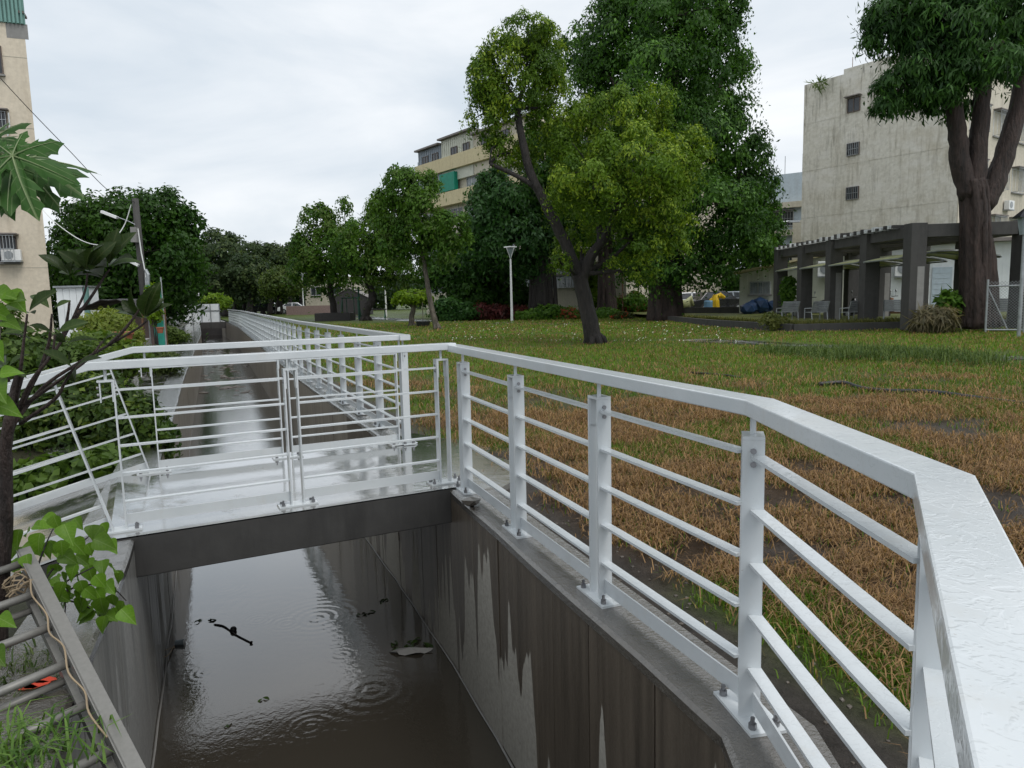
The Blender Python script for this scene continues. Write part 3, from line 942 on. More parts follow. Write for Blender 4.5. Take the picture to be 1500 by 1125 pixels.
# 2. and 3. the two railings of the footbridge, each with a raking bay over the ramp
def bridge_railing(label, A, T, ts, ramp_len, far, over):
    r_ = thing('railing', label, 'railing', tuple(A))
    pt = lambda t: A + T * t
    tk = ts[-1]
    ramp_dir = (T + Vector((0, 0, -SLOPE))).normalized()
    rk = pt(tk + .02); re = rk + (T + Vector((0, 0, -SLOPE))) * ramp_len
    lift = Vector((0, 0, .012))
    rail_sweep([pt(-over) + lift, rk + T * .06 + lift, re + lift + Vector((0, 0, .015))]).build('handrail', M['rail'], r_, bevel=.004)
    for i, t in enumerate(ts[:-1]): post(r_, pt(t) + lift, T, flats=(0, 1) if (far and i == 0) else (1, 1))
    # the post at the head of the ramp: one flat plumb, one square to the ramp
    pk = pt(tk) + lift
    o = post(r_, pk, T, flats=(1, 0))
    up = Vector((T.x * SLOPE, T.y * SLOPE, 1)).normalized()
    q = MB(); f0 = pk + T * (GAP - .01) + Vector((0, 0, .012))
    side = Vector((T.y, -T.x, 0))
    q.obox(f0 + up * .46, ramp_dir * .005, side * .034, up * .46)
    q.build('raking_upright', M['paint'], r_)
    q = MB(); q.tube([f0 + up * .9, f0 + up * 1.01 + T * .0], .009, 8); q.build('raking_rod', M['paint'], r_)
    for a, b in zip(ts[:-1], ts[1:]): bay(r_, pt(a) + lift, pt(b) + lift)
    # raking bay
    s0 = f0 - Vector((0, 0, .012)); L = ramp_len
    e = orient(ramp_dir)
    for zz in BAR_Z: put('bar', ME_BAR, M['rail'], r_, s0 + up * zz, e, (L, 1, 1))
    put('kick_plate', ME_KICK, M['paint'], r_, s0 + up * (sum(KICK) / 2), e, (L, 1, 1))
    pe = s0 + ramp_dir * (L + .045)
    oe = post(r_, pe, T)
    oe.rotation_euler = orient(ramp_dir)
    return r_
bridge_railing('white railing on the near side of the footbridge, raking down beside the mulberry leaves', BR_A, BR_T, [0, 1.1, 2.19], 1.35, False, .11)
FA = Vector((-1.08, 6.86, 0)); FT = (Vector((-3.02, 5.89, 0)) - FA).normalized()
bridge_railing('white railing on the far side of the footbridge, rail end overshooting its corner post', FA, FT, [0, 1.09, 2.18], 1.22, True, .1)

# 4. the long railing that follows the channel into the distance
dF = (Vector((-16.8, 44.3, 0)) - Vector((-1.22, 6.95, 0))).normalized(); nF = Vector((dF.y, -dF.x, 0))
lf = [Vector((p[0], p[1], 0)) + nF * .11 for p in RW[5:9]]
lf[0] = FA + nF * .045 + dF * .03 + Vector((0, 0, .012))
r4 = thing('railing', 'long white railing running down the lawn side of the channel beyond the footbridge', 'railing', tuple(lf[0]))
rail_sweep([lf[0] - dF * .12] + lf[1:]).build('handrail', M['rail'], r4)
seq = []
for a, b in zip(lf[:-1], lf[1:]):
    L = (b - a).length; n = max(1, round(L / 1.035))
    seq += [a.lerp(b, i / n) for i in range(n)]
seq.append(lf[-1])
for i, p in enumerate(seq[:-1]):
    post(r4, p, seq[min(i + 1, len(seq) - 1)] - p, detail=2 if i < 4 else 0)
i = 0
while i < len(seq) - 1:
    st = 1 if seq[i].y < 26 else (3 if seq[i].y < 40 else 6)
    j = min(i + st, len(seq) - 1)
    bay(r4, seq[i], seq[j]); i = j
# ================================================================== FOLIAGE TOOLS
def leaf_cloud(blobs, n, L, Wd, c0, c1, droop=.4, sub=26, sig=.2, shell=.5, tip=None, seed=1):
    """leaf-sized faces clumped through ellipsoids. blobs: (centre, (rx, ry, rz), weight)"""
    rg = np.random.default_rng(seed)
    wts = np.array([b[2] * (b[1][0] * b[1][1] * b[1][2]) ** (2 / 3) for b in blobs]); wts = wts / wts.sum()
    Pp, Nn, Cc = [], [], []
    for b, w in zip(blobs, wts):
        m = max(8, int(n * w)); c = np.array(b[0]); r = np.array(b[1])
        K = max(5, int(sub * (1 + 2.2 * w)))
        u = rg.normal(size=(K, 3)); u /= np.linalg.norm(u, axis=1, keepdims=True)
        rad = shell + (1 - shell) * rg.random((K, 1)) ** .6
        cc = u * rad
        ki = rg.integers(0, K, m)
        off = rg.normal(0, sig, (m, 3)) * np.array([1, 1, .5])
        off[:, 2] -= .55 * (off[:, 0] ** 2 + off[:, 1] ** 2) / sig
        loc = cc[ki] + off
        Pp.append(c + loc * r)
        nn = .7 * loc / (np.linalg.norm(loc, axis=1, keepdims=True) + 1e-6) + .5 * off / sig + rg.normal(0, .45, (m, 3)) + np.array([0, 0, .8])
        Nn.append(nn / np.linalg.norm(nn, axis=1, keepdims=True))
        kc = rg.random(K)
        t = np.clip(.65 * kc[ki] + .35 * rg.random(m), 0, 1)[:, None]
        col = np.array(c0) * (1 - t) + np.array(c1) * t
        if tip is not None:
            kt = (rg.random(K) < .3)[ki] & (rg.random(m) < .6)
            col = np.where(kt[:, None], np.array(tip) * (.75 + .5 * rg.random((m, 1))), col)
        Cc.append(col)
    P, N, Co = map(np.concatenate, (Pp, Nn, Cc)); m = len(P)
    a = rg.normal(size=(m, 3)); a[:, 2] -= droop * 1.6
    a -= N * (a * N).sum(1, keepdims=True) * .7
    a /= np.linalg.norm(a, axis=1, keepdims=True)
    s = np.cross(N, a); s /= np.linalg.norm(s, axis=1, keepdims=True) + 1e-9
    ln = L * rg.uniform(.5, 1.45, (m, 1)); wd = Wd * rg.uniform(.55, 1.4, (m, 1))
    nn = np.cross(a, s)
    V = np.stack([P, P + a * ln * .5 + s * wd + nn * wd * .35, P + a * ln, P + a * ln * .5 - s * wd + nn * wd * .35], 1).reshape(-1, 3)
    i = (np.arange(m) * 4)[:, None]
    F = np.concatenate([i + np.array([[0, 1, 2]]), i + np.array([[0, 2, 3]])])
    return V, F, np.repeat(Co, 4, axis=0)

GREEN = dict(lone=((.024, .068, .005), (.125, .21, .016)), dark=((.009, .036, .005), (.048, .12, .013)), mid=((.022, .072, .008), (.095, .185, .02)),
             blue=((.01, .044, .01), (.045, .115, .022)), bright=((.055, .125, .006), (.17, .26, .015)))
def blob(px, py, Y, rx, ry=None, dy=0., depth=1.0, w=1.0):
    ry = ry or rx
    c = at(px, py, Y + dy); k = Y / CAM_F
    return (tuple(c), (rx * k, rx * k * depth, ry * k), w)
def spline(pts, n=5):
    pts = [Vector(p) for p in pts]
    if len(pts) < 3: return [pts[0].lerp(pts[-1], i / n) for i in range(n + 1)]
    out = []
    for i in range(len(pts) - 1):
        p0, p1, p2, p3 = pts[max(i - 1, 0)], pts[i], pts[i + 1], pts[min(i + 2, len(pts) - 1)]
        for k in range(n):
            t = k / n
            out.append(.5 * ((2 * p1) + (p2 - p0) * t + (2 * p0 - 5 * p1 + 4 * p2 - p3) * t * t + (3 * p1 - p0 - 3 * p2 + p3) * t ** 3))
    return out + [pts[-1]]
def limb(mb, pts, r0, r1, n=9, k=5):
    S = spline(pts, k); m = len(S)
    rr = [r0 + (r1 - r0) * (i / (m - 1)) ** .8 for i in range(m)]
    if True:
        S = [p + Vector((random.uniform(-1, 1), random.uniform(-1, 1), 0)) * rr[i] * .1 for i, p in enumerate(S)]
    mb.tube(S, rr, n)
def tree(name, label, Y, base, limbs, blobs, n, leaf, cols, bark='bark', droop=.4, cat='tree', group=None, sub=26, sig=.2, tip=None, seed=1, twigs=True, zb=0.0, shell=.5, flare=1.35):
    """limbs: list of ([(px,py,dy)...], r0, r1) in metres"""
    b = at(base[0], base[1], Y); b.z = zb
    t = thing(name, label, cat, tuple(b), group)
    mb = MB()
    for pts, r0, r1 in limbs:
        W3 = []
        for q in pts:
            p = at(q[0], q[1], Y + (q[2] if len(q) > 2 else 0)); W3.append(p)
        if abs(pts[0][1] - base[1]) < 2.5 and r0 > .34: W3[0] = Vector((W3[0].x, W3[0].y, zb - .05))
        elif abs(pts[0][1] - base[1]) < 2.5:
            W3[0] = Vector((W3[0].x, W3[0].y, zb - .05))
            rq = random.Random(seed)
            for k in range(6):
                a = k * 1.047 + rq.uniform(-.3, .3); o_ = Vector((math.cos(a), math.sin(a), 0))
                mb.tube([W3[0] + o_ * r0 * flare, W3[0] + o_ * r0 * .85 + Vector((0, 0, r0 * .9)), W3[0].lerp(W3[1], .4) + o_ * r0 * .55], [r0 * .28, r0 * .36, r0 * .25], 6)
        limb(mb, W3, r0, r1)
        if r0 > .34:
            rq = random.Random(seed + int(r0 * 100))
            for k in range(9):
                a = k * .698 + rq.uniform(-.2, .2); o_ = Vector((math.cos(a), math.sin(a), 0))
                limb(mb, [w + o_ * (r0 + (r1 - r0) * (i / (len(W3) - 1)) ** .8) * rq.uniform(.74, .9) for i, w in enumerate(W3)], r0 * rq.uniform(.22, .34), r1 * rq.uniform(.2, .34), 7)
    if twigs:
        ends = [(at(l[0][-1][0], l[0][-1][1], Y + (l[0][-1][2] if len(l[0][-1]) > 2 else 0)), l[2]) for l in limbs]
        rr = random.Random(seed)
        for bl in blobs:
            c = Vector(bl[0])
            e = min(ends, key=lambda q: (q[0] - c).length)
            mid = e[0].lerp(c, .5) + Vector((rr.uniform(-.2, .2), rr.uniform(-.2, .2), rr.uniform(-.1, .2)))
            r0 = max(.012, min(e[1] * .8, .1))
            limb(mb, [e[0], mid, c], r0, r0 * .4, 6, 3)
            for k in range(5):
                d = Vector((rr.uniform(-1, 1) * bl[1][0], rr.uniform(-1, 1) * bl[1][1], rr.uniform(-.3, .9) * bl[1][2])) * .75
                limb(mb, [c, c + d * .5 + Vector((0, 0, .05)), c + d], r0 * .45, r0 * .12, 5, 2)
    mb.build('trunk', M[bark], t, smooth=True)
    V, F, Cl = leaf_cloud(blobs, n, leaf[0], leaf[1], cols[0], cols[1], droop, sub, sig, shell, tip, seed)
    np_mesh('crown', V, F, Cl, M['leaf'], t)
    return t

# ================================================================== TREES
# the lone tree on the lawn
tree('tree', 'lone leaning tree with forked dark trunk and bright yellow-green crown on the lawn', 20.8, (872, 505),
     [([(872, 505), (862, 460), (848, 402)], .27, .21),
      ([(850, 410), (826, 352), (800, 300), (778, 255), (763, 195), (757, 150, .3)], .19, .09),
      ([(757, 150, .3), (742, 125, .3), (725, 100, .2)], .07, .02), ([(757, 152, .3), (770, 120, .3), (772, 80, 0)], .08, .02), ([(757, 158, .3), (790, 158, .5), (815, 150, .8)], .06, .02),
      ([(792, 282), (765, 262), (718, 240)], .09, .05),
      ([(852, 408), (868, 372), (888, 345), (905, 300), (915, 240, -.5)], .2, .07),
      ([(888, 345), (925, 300, .6), (950, 255, .8), (985, 240, 1)], .11, .04),
      ([(880, 360), (876, 300, 1), (870, 240, 1.2)], .12, .04), ([(900, 318), (930, 270, -1), (960, 225, -1.4)], .09, .03)],
     [blob(758, 100, 20.8, 62, 60, .3, .9), blob(715, 105, 20.8, 34, 50, .1), blob(800, 75, 20.8, 40, 40, .6), blob(770, 48, 20.8, 44, 26, 0), blob(718, 165, 20.8, 36, 38, .4), blob(805, 150, 20.8, 42, 46, .9), blob(735, 215, 20.8, 24, 26, .3, w=.7),
      blob(768, 225, 20.8, 26, 26, .9, w=.7),
      blob(845, 190, 20.8, 50, 50, .3), blob(905, 165, 20.8, 52, 42, -.2), blob(955, 150, 20.8, 32, 38, .4), blob(935, 230, 20.8, 70, 50, -1.1), blob(985, 230, 20.8, 48, 42, -.1), blob(870, 255, 20.8, 58, 52, -1.2), blob(1010, 200, 20.8, 34, 24, .3),
      blob(955, 300, 20.8, 58, 42, -.4), blob(832, 260, 20.8, 30, 55, .9), blob(985, 345, 20.8, 26, 26, -.2, w=.7), blob(925, 352, 20.8, 50, 34, -.4), blob(838, 355, 20.8, 30, 30, .9), blob(880, 310, 20.8, 36, 30, 1.0, w=.8), blob(940, 395, 20.8, 26, 16, -.3, w=.6), blob(820, 382, 20.8, 18, 16, -.5, w=.6)],
     92000, (.11, .024), GREEN['lone'], droop=.7, sub=24, sig=.16, shell=.48, tip=(.2, .28, .025), seed=3, flare=1.25)

# tall dark tree behind it
tree('tree', 'tall dark evergreen with drooping leaves and fluted trunk behind the lone lawn tree', 38.5, (975, 466),
     [([(975, 466), (973, 400), (975, 300), (980, 180), (985, 60)], .95, .3), ([(962, 466), (966, 410), (970, 340)], .5, .3), ([(988, 466), (984, 410), (978, 340)], .5, .3),
      ([(975, 300), (930, 200, -1), (900, 120, -1)], .35, .1), ([(978, 240), (1030, 170, -1), (1060, 110, 0)], .3, .1), ([(976, 320), (1040, 290, 0), (1080, 260, 0)], .3, .1)],
     [blob(905, 40, 38.5, 56, 60, 0), blob(985, 25, 38.5, 75, 60, -1), blob(1050, 60, 38.5, 48, 56, 0), blob(1065, 10, 38.5, 30, 40, 0), blob(890, 110, 38.5, 52, 45, 1), blob(960, 115, 38.5, 78, 60, -2), blob(1045, 140, 38.5, 52, 58, -.5),
      blob(1070, 205, 38.5, 48, 45, 0), blob(1020, 215, 38.5, 60, 60, -2), blob(1085, 265, 38.5, 46, 48, 0), blob(1040, 300, 38.5, 66, 50, -2), blob(1105, 325, 38.5, 36, 34, 0), blob(1065, 350, 38.5, 60, 34, -1), blob(1000, 370, 38.5, 46, 36, -1.5, w=.8),
      blob(960, 340, 38.5, 60, 60, 1.5), blob(930, 210, 38.5, 50, 60, 1.5), blob(1020, 395, 38.5, 50, 22, -1, w=.6), blob(955, 395, 38.5, 30, 26, -1, w=.5), blob(850, 75, 38.5, 34, 40, 2), blob(1020, -5, 38.5, 50, 45, 0), blob(1000, 70, 38.5, 50, 50, 1), blob(930, 0, 38.5, 50, 45, 0), blob(1118, 300, 38.5, 26, 24, 0), blob(1128, 335, 38.5, 24, 24, 0), blob(1112, 265, 38.5, 24, 24, 0), blob(1120, 365, 38.5, 22, 18, 0), blob(1100, 225, 38.5, 26, 26, 0)],
     105000, (.22, .055), GREEN['dark'], 'bark2', droop=.8, sub=26, sig=.18, shell=.45, tip=(.075, .165, .024), seed=5, flare=1.15)
# second tall trunk left of it
tree('tree', 'straight fluted trunk with dark crown standing just left of the tall evergreen', 47, (890, 452),
     [([(890, 452), (888, 400), (886, 330), (880, 250)], .62, .3), ([(886, 340), (850, 290, 0), (820, 240, 0)], .3, .1)],
     [blob(880, 260, 47, 50, 60, 0), blob(840, 300, 47, 46, 46, 0), blob(900, 330, 47, 46, 40, 0), blob(930, 290, 47, 40, 50, 0), blob(850, 205, 47, 40, 45, 1), blob(805, 235, 47, 34, 34, 0), blob(778, 270, 47, 30, 30, 0), blob(800, 195, 47, 34, 30, 0)],
     19000, (.3, .08), GREEN['dark'], 'bark2', droop=.7, seed=6)
# banyan group in the centre
tree('tree', 'banyan with curtain of grey aerial roots behind the centre lamp post', 47.5, (795, 448),
     [([(795, 448), (792, 400), (790, 330)], .55, .4), ([(783, 448), (784, 400), (786, 345)], .28, .2), ([(806, 448), (803, 400), (798, 345)], .28, .2), ([(815, 448), (812, 405), (806, 350)], .16, .1), ([(776, 448), (778, 405), (782, 350)], .14, .1),
      ([(790, 335), (750, 300, 0), (720, 290, 0)], .3, .12), ([(792, 335), (830, 300, 0), (850, 280, 0)], .25, .1)],
     [blob(740, 285, 47.5, 48, 42, 0), blob(790, 300, 47.5, 48, 46, 1), blob(715, 320, 47.5, 36, 40, -.5), blob(755, 345, 47.5, 44, 36, -1), blob(825, 330, 47.5, 34, 34, .5), blob(722, 268, 47.5, 24, 26, 0), blob(700, 350, 47.5, 26, 34, 0), blob(770, 385, 47.5, 32, 20, .4, w=.5)],
     26000, (.3, .075), GREEN['blue'], 'bark', droop=.8, sub=30, tip=(.06, .12, .05), seed=7)
tree('tree', 'dark broadleaf tree filling the gap left of the banyan roots', 52, (700, 452),
     [([(700, 452), (702, 420), (705, 380)], .3, .2), ([(690, 452), (685, 420), (680, 390)], .2, .12)],
     [blob(700, 380, 52, 46, 36, 0), blob(660, 400, 52, 40, 34, 0), blob(735, 400, 52, 40, 32, 0), blob(690, 425, 52, 40, 22, -1), blob(645, 370, 52, 26, 30, 1), blob(750, 430, 52, 30, 18, 0)],
     16000, (.34, .09), GREEN['dark'], droop=.6, seed=8)
# the row of younger trees to the left
tree('tree', 'slender young tree with pale leaning trunk and loose crown left of the lamp post', 34.2, (640, 483),
     [([(641, 484), (632, 450), (625, 410), (620, 372), (616, 330), (612, 290)], .16, .06), ([(621, 380), (590, 330, 0), (575, 300, 0)], .07, .03), ([(620, 370), (650, 330, 0), (665, 310, 0)], .07, .03)],
     [blob(600, 275, 34.2, 34, 30, 0), blob(575, 300, 34.2, 30, 34, .2), blob(625, 300, 34.2, 36, 36, -.4), blob(655, 325, 34.2, 30, 30, 0), blob(605, 335, 34.2, 36, 34, .3), blob(575, 345, 34.2, 24, 28, 0), blob(640, 360, 34.2, 32, 26, .2), blob(582, 255, 34.2, 24, 14, 0, w=.7), blob(675, 345, 34.2, 18, 16, 0, w=.6), blob(622, 262, 34.2, 20, 16, 0, w=.7)],
     19000, (.2, .045), GREEN['mid'], 'bark3', droop=.8, sub=22, sig=.17, shell=.62, tip=(.09, .15, .035), seed=9)
tree('tree', 'small umbrella-shaped tree with pale crooked trunk beside the slender leaning tree', 39.5, (605, 479),
     [([(604, 479), (603, 465), (606, 450), (604, 440)], .19, .1), ([(606, 452), (595, 442), (590, 436)], .07, .03), ([(606, 450), (616, 441), (622, 436)], .07, .03)],
     [blob(604, 432, 39.5, 24, 8, 0), blob(588, 436, 39.5, 14, 6, 0), blob(618, 435, 39.5, 14, 7, 0)],
     4500, (.16, .05), GREEN['bright'], 'bark3', droop=.3, seed=10, sub=16)
tree('tree', 'tree with black S-curved trunk and mid-green crown behind the exercise frames', 53.3, (538, 470),
     [([(536, 471), (537, 455), (545, 440), (544, 425), (538, 410), (540, 380)], .335, .24), ([(540, 410), (520, 380, 0), (505, 350, 0)], .2, .1), ([(541, 390), (570, 350, 0), (580, 330, 0)], .25, .1)],
     [blob(545, 330, 53.3, 40, 34, 0), blob(520, 360, 53.3, 30, 34, 0), blob(572, 355, 53.3, 34, 36, -.5), blob(550, 385, 53.3, 40, 26, 0), blob(560, 300, 53.3, 24, 22, 0), blob(590, 395, 53.3, 26, 22, 0), blob(528, 400, 53.3, 24, 18, 0, w=.8)],
     15500, (.28, .07), GREEN['mid'], droop=.6, sub=20, shell=.62, seed=11, tip=(.09, .14, .03))
tree('tree', 'full round-headed tree growing from the square dark planter box', 56.5, (489, 463),
     [([(489, 463), (488, 445), (484, 425), (484, 400)], .3, .2), ([(484, 410), (465, 380, 0), (455, 360, 0)], .18, .08), ([(485, 405), (505, 370, 0), (510, 350, 0)], .18, .08)],
     [blob(478, 360, 56.5, 38, 36, 0), blob(455, 350, 56.5, 24, 28, 0), blob(465, 320, 56.5, 24, 22, 0), blob(500, 335, 56.5, 28, 34, 0), blob(503, 375, 56.5, 26, 36, 0), blob(450, 390, 56.5, 26, 24, 0), blob(480, 405, 56.5, 26, 20, 0), blob(505, 298, 56.5, 11, 12, 0, w=.8), blob(465, 305, 56.5, 12, 10, 0, w=.8), blob(440, 360, 56.5, 16, 20, 0)],
     15500, (.28, .07), GREEN['mid'], droop=.5, sub=20, shell=.62, seed=12, tip=(.09, .14, .03))
tree('tree', 'small bright round tree on two thin trunks near the end of the long railing', 66, (412, 456),
     [([(413, 459), (412, 445), (410, 430)], .16, .1), ([(404, 459), (406, 445), (408, 432)], .1, .07)],
     [blob(410, 412, 66, 26, 17, 0), blob(396, 418, 66, 14, 12, 0), blob(425, 416, 66, 14, 14, 0), blob(410, 400, 66, 16, 10, 0)],
     8000, (.26, .08), ((.035, .07, .015), (.1, .14, .03)), droop=.4, seed=13)
# left mass and the far belt
tree('tree', 'big dense dark rounded tree beside the left apartment block behind the utility pole', 44, (190, 470),
     [([(190, 472), (192, 440), (190, 400)], .5, .35), ([(190, 410), (140, 360), (120, 340)], .25, .1), ([(191, 410), (240, 370), (260, 350)], .25, .1), ([(190, 405), (195, 350), (200, 320)], .3, .1)],
     [blob(190, 320, 44, 60, 46, 0), blob(240, 315, 44, 46, 40, 0), blob(135, 325, 44, 50, 44, 0), blob(262, 355, 44, 36, 44, 0), blob(215, 370, 44, 60, 50, -1.5), blob(150, 385, 44, 60, 50, -1.5), blob(255, 410, 44, 40, 40, 0), blob(185, 430, 44, 70, 36, -1), blob(105, 370, 44, 36, 50, 0), blob(100, 430, 44, 40, 40, 0), blob(275, 325, 44, 22, 24, 0)],
     40000, (.3, .085), GREEN['dark'], droop=.5, sub=36, seed=14, tip=(.04, .085, .022))
for k, (px, py, Y, rr_, lab) in enumerate([
        (330, 380, 92, 46, 'spreading feathery far tree left of centre above the white hoarding'),
        (365, 405, 86, 34, 'paler lower far tree right of the feathery one'),
        (290, 410, 84, 30, 'dark far tree rising behind the left end of the white hoarding'),
        (395, 385, 96, 34, 'flat-topped far tree showing over the small bright round tree'),
        (440, 385, 98, 30, 'hazy far tree just left of the round-headed planter tree')]):
    tree('tree', lab, Y, (px, 455), [([(px, 456), (px + 1, 430), (px - 2, py + 10)], .35, .2), ([(px, 428), (px - rr_ * .5, py), (px - rr_ * .6, py - 8)], .15, .06), ([(px, 428), (px + rr_ * .5, py), (px + rr_ * .6, py - 6)], .15, .06)],
         [blob(px, py - rr_ * .35, Y, rr_, rr_ * .5, 0), blob(px - rr_ * .55, py, Y, rr_ * .6, rr_ * .5, 0), blob(px + rr_ * .55, py, Y, rr_ * .62, rr_ * .45, 0), blob(px, py + rr_ * .5, Y, rr_ * .8, rr_ * .5, 1), blob(px - rr_ * .2, py - rr_ * .7, Y, rr_ * .55, rr_ * .3, 0)],
         11000, (.42, .13), ((.02, .042, .018), (.055, .085, .032)), droop=.3, seed=20 + k, group='far trees closing the channel view', tip=(.07, .1, .035))
tree('tree', 'low yellow-green bushy tree peeping over the white hoarding', 70, (315, 456), [([(315, 457), (315, 448), (314, 442)], .12, .06)],
     [blob(312, 437, 70, 14, 8, 0), blob(325, 441, 70, 12, 8, 0), blob(300, 441, 70, 9, 6, 0)], 4000, (.26, .08), GREEN['bright'], droop=.3, seed=30, cat='tree')
# dark trunks and shade belt far off
for k in range(9):
    px = 318 + k * 13 + random.uniform(-3, 3); Y = 100 + random.uniform(-4, 6)
    tree('tree', ['thin dark far trunk', 'leaning dark far trunk', 'stout dark far trunk'][k % 3] + ' in the shaded belt, number %s from the hoarding' % ['one', 'two', 'three', 'four', 'five', 'six', 'seven', 'eight', 'nine'][k],
         Y, (px, 454), [([(px, 455), (px + random.uniform(-3, 3), 435), (px + random.uniform(-5, 5), 412)], .32, .2)],
         [blob(px, 408, Y, 22, 16, 0), blob(px + 8, 422, Y, 16, 12, 3)], 2600, (.5, .16), GREEN['dark'], seed=40 + k, group='trunks of the far shaded belt', twigs=False)
# right: big foreground mango-like tree
BT = 22.4
tree('tree', 'massive reddish trunk splitting into three stems with long hanging leaves, far right', BT, (1424, 473),
     [([(1428, 474), (1428, 420), (1428, 360), (1428, 300), (1424, 265)], .43, .38), ([(1415, 474), (1418, 420), (1418, 350)], .24, .2), ([(1450, 474), (1449, 410), (1442, 350)], .28, .24),
      ([(1420, 285), (1408, 240), (1402, 190), (1396, 130), (1404, 70, 0), (1400, 10, 0)], .33, .17), ([(1426, 280), (1432, 230), (1436, 170), (1440, 100), (1432, 20, 0)], .32, .2), ([(1440, 300), (1462, 255), (1482, 190), (1500, 120), (1512, 40)], .335, .22),
      ([(1398, 140), (1370, 110, -.3), (1340, 90, -.5)], .12, .04), ([(1402, 60), (1350, 30, 0), (1310, 20, 0)], .13, .04), ([(1440, 110), (1450, 70, -1), (1470, 60, -1.4)], .12, .04)],
     [blob(1330, 20, BT, 52, 34, 0), blob(1300, 40, BT, 34, 30, .2), blob(1390, 25, BT, 56, 44, -.8), blob(1460, 35, BT, 60, 50, 0), blob(1360, 85, BT, 50, 34, -.4), blob(1325, 115, BT, 40, 26, -.2), blob(1302, 150, BT, 24, 14, -.2, w=.8), blob(1390, 105, BT, 42, 30, -1), blob(1440, 85, BT, 48, 28, -1.2), blob(1500, 80, BT, 44, 34, .5), blob(1350, 140, BT, 36, 20, 0, w=.8), blob(1285, 18, BT, 18, 20, .2, w=.8), blob(1420, -30, BT, 110, 40, 0), blob(1400, 150, BT, 26, 20, .6, w=.6), blob(1540, 20, BT, 60, 60, 0)],
     38000, (.24, .03), ((.009, .035, .008), (.045, .11, .02)), 'bark2', droop=1.3, sub=36, sig=.17, tip=(.06, .14, .03), seed=15, zb=.22, flare=1.2)
tree('tree', 'dark bushy tree between the tall evergreen and the cream shed', 58, (1085, 446),
     [([(1085, 447), (1086, 425), (1084, 405)], .3, .2)],
     [blob(1085, 395, 58, 36, 34, 0), blob(1060, 415, 58, 28, 28, 0), blob(1112, 400, 58, 26, 28, 0), blob(1130, 380, 58, 20, 22, 0), blob(1110, 355, 58, 20, 20, 0)],
     9000, (.32, .1), GREEN['dark'], seed=16, droop=.5)

# ================================================================== SHRUBS AND HEDGES
def shrub(name, label, Y, base, blobs, n, leaf, cols, cat='shrub', droop=.2, group=None, tip=None, seed=1, zb=None, stems=4, sub=18, sig=.24, shell=.35):
    b = at(base[0], base[1], Y)
    if zb is not None: b.z = zb
    t = thing(name, label, cat, tuple(b), group)
    mb = MB(); rr = random.Random(seed)
    for bl in blobs:
        c = Vector(bl[0])
        for k in range(stems):
            e = c + Vector((rr.uniform(-.7, .7) * bl[1][0], rr.uniform(-.7, .7) * bl[1][1], rr.uniform(-.2, .7) * bl[1][2]))
            f = Vector((b.x + (c.x - b.x) * .75 + rr.uniform(-.08, .08), b.y + (c.y - b.y) * .75, b.z))
            limb(mb, [f, f.lerp(e, .5) + Vector((rr.uniform(-.05, .05), 0, .03)), e], .018, .006, 5, 2)
    mb.build('stems', M['bark'], t)
    V, F, Cl = leaf_cloud(blobs, n, leaf[0], leaf[1], cols[0], cols[1], droop, sub, sig, shell, tip, seed)
    np_mesh('foliage', V, F, Cl, M['leaf'], t)
    return t
HG = 45.5
shrub('hedge_shrub', 'rounded dark hedge shrub right of the centre lamp post', HG, (785, 468), [blob(785, 459, HG, 26, 10), blob(805, 456, HG, 20, 11)], 5000, (.2, .07), GREEN['mid'], seed=50)
shrub('hedge_shrub', 'dark hedge shrub with red flecks left of the lone tree trunk', HG, (835, 468), [blob(830, 459, HG, 24, 10), blob(848, 460, HG, 16, 8)], 4200, (.2, .07), GREEN['mid'], tip=(.2, .05, .02), seed=51)
shrub('hedge_shrub', 'low green hedge shrub right of the lone tree trunk', HG, (892, 468), [blob(888, 459, HG, 20, 9), blob(900, 461, HG, 12, 7)], 3400, (.2, .07), GREEN['mid'], seed=52)
shrub('flowering_shrub', 'small bush covered in red-orange flowers by the lawn edge', 43, (915, 469), [blob(913, 462, 43, 13, 6)], 2200, (.16, .06), ((.03, .05, .012), (.07, .09, .02)), tip=(.42, .06, .03), seed=53)
shrub('red_leaf_shrub', 'dark red-leaved shrub left of the centre lamp post', 48, (715, 466), [blob(705, 456, 48, 22, 12), blob(730, 457, 48, 16, 11)], 4200, (.3, .06), ((.03, .018, .014), (.13, .03, .03)), droop=.3, seed=54)
shrub('red_leaf_shrub', 'second red-leaved shrub directly behind the centre lamp post', 48, (760, 466), [blob(757, 458, 48, 16, 10)], 2400, (.3, .06), ((.03, .02, .014), (.14, .03, .025)), droop=.3, seed=55)
shrub('green_shrub', 'tangled green shrub under the slender leaning tree', 47, (665, 466), [blob(655, 450, 47, 24, 16), blob(680, 455, 47, 20, 13)], 5200, (.24, .07), GREEN['blue'], seed=56)
shrub('green_shrub', 'leafy shrub below the cream balcony wall right of the lone tree', 50, (930, 455), [blob(925, 440, 50, 22, 14), blob(948, 446, 50, 16, 10)], 4200, (.24, .07), GREEN['mid'], tip=(.12, .03, .02), seed=57)
shrub('green_shrub', 'bright yellow-green shrub glimpsed between two dark trunks', 52, (868, 450), [blob(865, 430, 52, 14, 14), blob(872, 412, 52, 12, 14)], 3000, (.26, .08), GREEN['bright'], seed=58)
shrub('green_shrub', 'small weedy bush at the corner of the terrace kerb', 25.5, (1136, 478), [blob(1130, 466, 25.5, 14, 10), blob(1145, 470, 25.5, 9, 7)], 1800, (.12, .03), ((.06, .09, .02), (.16, .17, .05)), seed=59)
shrub('green_shrub', 'leafy sapling standing against the shed inside the pergola', 33, (1155, 455), [blob(1154, 425, 33, 9, 18), blob(1155, 410, 33, 6, 8)], 1600, (.2, .05), GREEN['mid'], seed=60, droop=.6)
